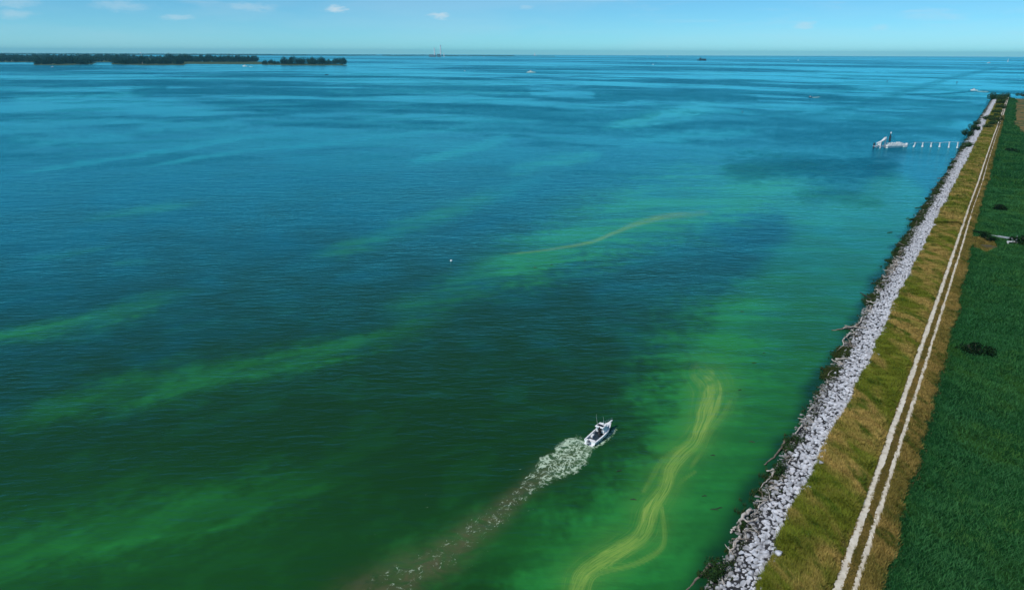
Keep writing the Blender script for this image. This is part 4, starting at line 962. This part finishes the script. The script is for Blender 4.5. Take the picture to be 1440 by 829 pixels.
# ------------------------------------------------------------------ far islands
blend_ground('island_soil', [(0.05, 0.09, 0.035), (0.07, 0.10, 0.04), (0.03, 0.06, 0.025), (0.04, 0.06, 0.03)], (0.004, 0.01, 0.1))
tree_m = [crown_mesh('crown', 900, .085, 'tree_leaf', 300 + i, 9, .85) for i in range(4)]
trunk_mb = MB(); trunk_mb.tube([(0, 0, -.3), (0, 0, .25), (.03, 0, .7)], [.05, .04, .02], 7)
for a in (0, 1.3, 2.6, 4.0, 5.2): trunk_mb.tube([(0, 0, .2), (.2 * math.cos(a), .2 * math.sin(a), .5), (.4 * math.cos(a), .4 * math.sin(a), .75)], [.03, .02, .008], 5)
trunk_m = mesh_from('trunk', trunk_mb.v, trunk_mb.f, 'bark')
def tree(x, y, rx, h, i, label, group):
    e = empty('tree', (x, y, .8), rg.uniform(0, 6.28)); e.scale = (rx, rx, h * .72)
    link('crown', tree_m[i % 4], e, (0, 0, .12)); link('trunk', trunk_m, e)
    return tag(e, label, 'tree', group)
def islet(name, pts, zt=1.2):
    """low island from outline points given as photo pixels on the water"""
    w3 = [P(a, b_, 0) for a, b_ in pts]; c0 = sum(w3, Vector()) / len(w3); n = len(w3)
    mb = MB(); v = [(p - c0) * 1.02 + Vector((0, 0, -1)) for p in w3] + [(p - c0) * .97 + Vector((0, 0, zt)) for p in w3]
    mb.add(v, [(i, (i + 1) % n, n + (i + 1) % n, n + i) for i in range(n)] + [tuple(range(n, 2 * n))])
    return tag(mb.build(name, 'island_soil', loc=c0), kind='structure')
islet('island', [(368, 91.2), (420, 92.2), (489, 92.0), (482, 90.6), (430, 89.6), (370, 89.6)])
islet('island', [(46, 91.6), (90, 91.9), (130, 90.2), (136, 88.5), (90, 88.0), (48, 89.2)])
islet('island', [(155, 90.3), (200, 91.8), (258, 91.6), (262, 90.0), (230, 88.6), (158, 88.2)])
islet('island', [(200, 89.8), (300, 90.3), (405, 91.0), (400, 89.6), (362, 86.8), (240, 86.6), (200, 87.2)], .9)
islet('island', [(-140, 87.6), (60, 87.4), (180, 87.6), (330, 84.2), (300, 80.6), (-140, 80.6)], 1.0)
def row(x0, x1, ybase, n, hpx, jit, label, group, dy=.5):
    for i in range(n):
        px = x0 + (x1 - x0) * (i + rg.uniform(.2, .8)) / n; q = P(px, ybase + rg.uniform(-dy, dy * .4), 0)
        k = q.length / F * .95; h = hpx * k * (1 + rg.uniform(-jit, jit)); tree(q.x, q.y, h * rg.uniform(.55, .75), h, i, label, group)
row(398, 487, 91.3, 17, 8.6, .2, 'round dark tree in the row on the slender islet tip', 'trees on the slender islet')
row(368, 402, 90.8, 8, 4.6, .3, 'low tree on the thin neck leading to the slender islet', 'low trees on the neck')
row(50, 128, 90.8, 24, 7.2, .25, 'dark tree on the small rounded wooded islet', 'trees on the rounded islet', 1.2)
row(160, 256, 90.6, 26, 7.0, .3, 'dark tree on the wooded islet in front of the marsh strip', 'trees on the islet before the marsh')
row(232, 272, 87.6, 14, 8.0, .15, 'dark tree behind the marsh strip in the shorter wood', 'trees in the shorter wood behind the marsh')
row(276, 361, 87.6, 28, 7.2, .15, 'dark tree behind the marsh strip in the long wood', 'trees in the long wood behind the marsh')
def wood(name, regions, label, n_each, leaf=2.6):
    """far wood as one mass of leaf clumps"""
    rn = np.random.default_rng(len(name)); V = []
    for (xa, xb, ya, yb, hp, n) in regions:
        px = rn.uniform(xa, xb, n); py = rn.uniform(ya, yb, n)
        for a, c_ in zip(px, py):
            q = P(a, c_, 0); k = q.length / F; h = hp * k * rn.uniform(.65, 1.1)
            m_ = n_each; d_ = rn.normal(0, 1, (m_, 3)); d_ /= np.linalg.norm(d_, axis=1)[:, None]
            p = np.array([q.x, q.y, h * .5]) + d_ * np.array([h * .55, h * .55, h * .5]) * rn.uniform(.7, 1.05, (m_, 1))
            aa = rn.normal(0, 1, (m_, 3)); aa /= np.linalg.norm(aa, axis=1)[:, None]; bb = np.cross(d_ + rn.normal(0, .4, (m_, 3)), aa); bb /= np.linalg.norm(bb, axis=1)[:, None]
            sz = h * .16
            V.append(np.stack([p - aa * sz, p + bb * sz, p + aa * sz, p - bb * sz], 1).reshape(-1, 3))
    v = np.concatenate(V); return tag(link(name, np_mesh(name, v, quads=np.arange(len(v)).reshape(-1, 4), mat='tree_leaf')), label, 'wood', kind='stuff')
wood('far_wood', [(-60, 190, 81.5, 87.2, 4.5, 700), (190, 300, 81.5, 84.0, 3.0, 150)], 'broad dark wood on the mainland behind the small islets', 44)
# far mainland: low wooded strip at the horizon
mb = MB(); v = []
for i, px in enumerate(np.linspace(-200, 780, 50)):
    a = P(px, 79.2 + .3 * math.sin(i * 1.7) + (px - 720) * .0035, 0); bq = a * 1.12
    v += [(a.x, a.y, -1), (a.x * 1.002, a.y * 1.002, 3), (bq.x, bq.y, 3)]
mb.add(v, [(3 * i + k, 3 * i + 3 + k, 3 * i + 4 + k, 3 * i + 1 + k) for i in range(49) for k in (0, 1)])
tag(mb.build('far_shore', 'island_soil'), kind='structure')
V = []; rn = np.random.default_rng(9)
for i in range(1500):
    px = rn.uniform(-200, 720 if rn.random() < .5 else 380); q = P(px, 79.0 + (px - 720) * .0035 - rn.uniform(0, .5), 0); h = rn.uniform(12, 30) * (1 if px < 380 else .7)
    m_ = 14; d_ = rn.normal(0, 1, (m_, 3)); p = np.array([q.x, q.y, h * .5]) + d_ * np.array([40, 40, h * .25]); p[:, 2] = np.clip(p[:, 2], 2, h)
    aa = rn.normal(0, 1, (m_, 3)) * np.array([1.5, 1.5, .5]); bb = np.cross(aa, rn.normal(0, 1, (m_, 3)))
    aa /= np.linalg.norm(aa, axis=1)[:, None]; bb /= np.linalg.norm(bb, axis=1)[:, None]; V.append(np.stack([p - aa * 14, p + bb * 9, p + aa * 14, p - bb * 9], 1).reshape(-1, 3))
v = np.concatenate(V); tag(link('horizon_wood', np_mesh('horizon_wood', v, quads=np.arange(len(v)).reshape(-1, 4), mat='tree_leaf')), 'thin blue line of woodland on the far shore at the horizon', 'wood', kind='stuff')
# white houses and a water tower on the mainland
def small_house(px, py, lb, group=None, sc=1.0):
    q = P(px, py, 0); e = empty('house', (q.x, q.y, 0), .2); k = q.length / F * sc
    MB().box((0, 0, 4 + k * .1), (k * 1.6, k, 8 + k * .2)).build('wall', 'white_paint', e)
    r_ = MB(); z = 8 + k * .2; r_.add([(-k * .9, -k * .6, z), (k * .9, -k * .6, z), (k * .9, k * .6, z), (-k * .9, k * .6, z), (-k * .9, 0, z + k * .5), (k * .9, 0, z + k * .5)], [(0, 1, 5, 4), (2, 3, 4, 5), (0, 4, 3), (1, 2, 5), (0, 3, 2, 1)]); r_.build('roof', 'grey_metal', e)
    tag(e, lb, 'house', group)
for px, py in ((17, 86.5), (27, 86.0), (122, 81.5), (131, 81.6), (30, 79.8), (178, 80.2)): small_house(px, py, 'tiny pale house among the trees of the mainland wood', 'houses in the mainland wood', .9)
small_house(200, 89.8, 'small white house at the shore of the islet in front of the marsh', None, .8)
q = P(198.5, 79.6, 0); e = empty('water_tower', (q.x, q.y, 0)); k = q.length / F
MB().tube([(0, 0, 0), (0, 0, 3.2 * k)], [k * .25, k * .2], 8).build('stem', 'white_paint', e)
MB().tube([(0, 0, 3.2 * k), (0, 0, 3.7 * k), (0, 0, 4.6 * k), (0, 0, 5.0 * k)], [k * .3, k * .95, k * .95, k * .3], 12).build('tank', 'white_paint', e)
tag(e, 'white water tower on the mainland above the wooded islets', 'water tower')

# power station
D = 14000.0; dr = ray(612, 76); q = Vector((dr.x / dr.y * D, D, 0)); k = D / F * 1.03
e = empty('power_station', q)
simple('stack_pale', (0.75, 0.76, 0.78), (0.66, 0.67, 0.7), .01, .8); simple('plant_grey', (0.12, 0.15, 0.18), (0.08, 0.1, 0.12), .01, .8)
for x, h in ((-1.2 * k, 150), (6.6 * k, 196)):
    MB().tube([(x, 0, 0), (x, 0, h * .5), (x, 0, h)], [k * .9, k * .8, k * .7], 10).build('smokestack', 'stack_pale', e)
    MB().tube([(x, 0, h), (x, 0, h + 6)], [k * .95, k * .95], 10).build('stack_cap', 'stack_pale', e)
for x, w_, h in ((-6, 5.0, 40), (-1.5, 4, 34), (4, 3.5, 48)): MB().box((x * k, 0, h / 2), (w_ * k, 60, h)).build('boiler_hall', 'plant_grey', e)
MB().box((11 * k, -20, 34), (.8 * k, 20, 68)).build('silo', 'stack_pale', e)
tag(e, 'distant power station with two pale smokestacks on the horizon', 'power station')

# ------------------------------------------------------------------ distant boats, ship and markers
def craft(px, py, lpx, heading, hullmat, lb, cabin=True, sail=False, group=None, wake=True):
    q = P(px, py, 0); k = q.length / F; L = lpx * k; e = empty('small_boat', (q.x, q.y, 0), heading); b_ = L * .16; h = L * .16
    mb = MB(); rings = []
    for u in np.linspace(0, 1, 8):
        hb = max(.04 * L, b_ * (1 - max(0, (u - .45) / .55) ** 2.2)); rings.append([(-L / 2 + L * u, hb, h * (.8 + .4 * u)), (-L / 2 + L * u * .97, hb * .7, -.2), (-L / 2 + L * u * .97, -hb * .7, -.2), (-L / 2 + L * u, -hb, h * (.8 + .4 * u))])
    mb.loft(rings); mb.build('hull', hullmat, e)
    if cabin:
        MB().box((L * .05, 0, h * 1.5), (L * .34, b_ * 1.3, h * 1.3), taper=.8).build('cabin', 'white_paint', e); MB().box((L * .06, 0, h * 1.75), (L * .335, b_ * 1.32, h * .35)).build('window_band', 'tinted_glass', e)
    if sail:
        MB().tube([(0, 0, h), (0, 0, L * 1.3)], L * .02, 6).build('mast', 'white_paint', e)
        sl = MB(); sl.add([(-.03 * L, 0, L * .2), (-.45 * L, .04 * L, L * .22), (-.03 * L, 0, L * 1.25), (-.03 * L, .02 * L, L * .2), (-.45 * L, .06 * L, L * .22), (-.03 * L, .02 * L, L * 1.25)], [(0, 1, 2), (5, 4, 3), (0, 3, 4, 1), (1, 4, 5, 2), (2, 5, 3, 0)]); sl.build('sail', 'white_paint', e)
    tag(e, lb, 'boat', group); return e
craft(1369, 127.5, 7, R(168), 'white_paint', 'white cruiser passing the far end of the embankment')
craft(1139, 137, 4.5, R(170), 'boot_stripe', 'small dark-hulled runabout on the open lake with a short white wake', True)
craft(745, 101.5, 6.5, R(0), 'white_paint', 'white motor boat alone in the middle of the far lake')
craft(344, 93.6, 6, R(175), 'white_paint', 'white boat passing in front of the marsh strip and islets')
craft(459, 105.5, 4.5, R(5), 'dark_steel', 'low dark boat off the slender islet tip', False)
craft(73, 94.5, 3, R(5), 'white_paint', 'tiny white boat off the small rounded islet')
craft(752, 78.6, 4, R(5), 'white_paint', 'tiny white sailing boat on the horizon', False, True)
craft(1417, 87, 2.6, R(20), 'white_paint', 'white sailing boat far out beyond the embankment', False, True)
craft(1390, 89, 4, R(10), 'white_paint', 'white motor boat far out beyond the embankment, near the sailing boat')
for px, py, l_ in ((918, 91, 2.4), (653, 100, 2), (1122, 85, 2.2), (662, 79.5, 2), (680, 79.8, 2), (938, 79.6, 2.2)): craft(px, py, l_, R(8), 'white_paint', 'tiny white boat dotted on the far lake', group='tiny white boats on the far lake')
for px, py, h, lb in ((1043.5, 159, 1.6, 'dark channel post standing alone in the open lake'), (1247, 115.5, 1.0, 'dark channel post far out on the lake'), (1345, 117, .8, 'thin dark channel post left of the white cruiser')):
    q = P(px, py, 0); k = q.length / F; e = empty('channel_post', (q.x, q.y, 0))
    MB().tube([(0, 0, -1), (0, 0, h * k)], [k * .4, k * .3], 8).build('post', 'dark_steel', e); MB().tube([(0, 0, h * k), (0, 0, h * k + k * 1.2)], [k * .55, k * .4], 8).build('topmark', 'dark_steel', e); tag(e, lb, 'post')
q = P(634, 367.5, 0); mb = MB(); mb.tube([(0, 0, -.1), (0, 0, .15), (0, 0, .4), (0, 0, .55)], [.2, .34, .34, .12], 10); tag(mb.build('buoy', 'white_paint', loc=(q.x, q.y, 0)), 'small white buoy floating beside the pale green algae streak', 'buoy')
# ship
q = P(986, 85.2, 0); k = q.length / F; e = empty('cargo_ship', (q.x, q.y, 0), R(4))
mb = MB(); mb.loft([[(x * k, w_ * k, 1.5 * k * hh), (x * k, w_ * k * .8, -1), (x * k, -w_ * k * .8, -1), (x * k, -w_ * k, 1.5 * k * hh)] for x, w_, hh in ((-6, .15, .85), (-4.5, .7, .75), (0, .9, .8), (4.5, .9, .95), (6, .7, 1))]); mb.build('hull', 'dark_steel', e)
MB().box((-1.7 * k, 0, 2.2 * k), (2.2 * k, 1.2 * k, 2.4 * k)).build('wheelhouse', 'dark_steel', e); MB().tube([(-1.9 * k, 0, 3.3 * k), (-1.9 * k, 0, 4.6 * k)], [.22 * k, .1 * k], 6).build('mast', 'dark_steel', e)
MB().box((2.8 * k, 0, 1.7 * k), (5.5 * k, 1.3 * k, .9 * k)).build('deck_cargo', 'dark_steel', e)
tag(e, 'dark cargo ship with a raised wheelhouse on the far lake', 'ship')

# ------------------------------------------------------------------ haze
m = bpy.data.materials.new('haze'); m.use_nodes = True; n_ = m.node_tree; n_.nodes.clear()
ou = n_.nodes.new('ShaderNodeOutputMaterial'); vo = n_.nodes.new('ShaderNodeVolumePrincipled')
vo.inputs['Color'].default_value = (0.22, 0.78, 1.0, 1); vo.inputs['Density'].default_value = 2.5e-5
n_.links.new(vo.outputs[0], ou.inputs['Volume']); MATS['haze'] = m
mb = MB(); mb.box((0, 0, 107), (82000, 82000, 220))
tag(mb.build('haze', 'haze'), 'thin blue summer haze over the lake', 'haze', kind='stuff')
print('TRIS', sum(len(o.data.loop_triangles) if False else sum(len(p_.vertices) - 2 for p_ in o.data.polygons) for o in bpy.data.objects if o.type == 'MESH' and o.name in ('water', 'rock_fill', 'embankment', 'riprap_bank', 'marsh_field', 'far_wood', 'horizon_wood')))
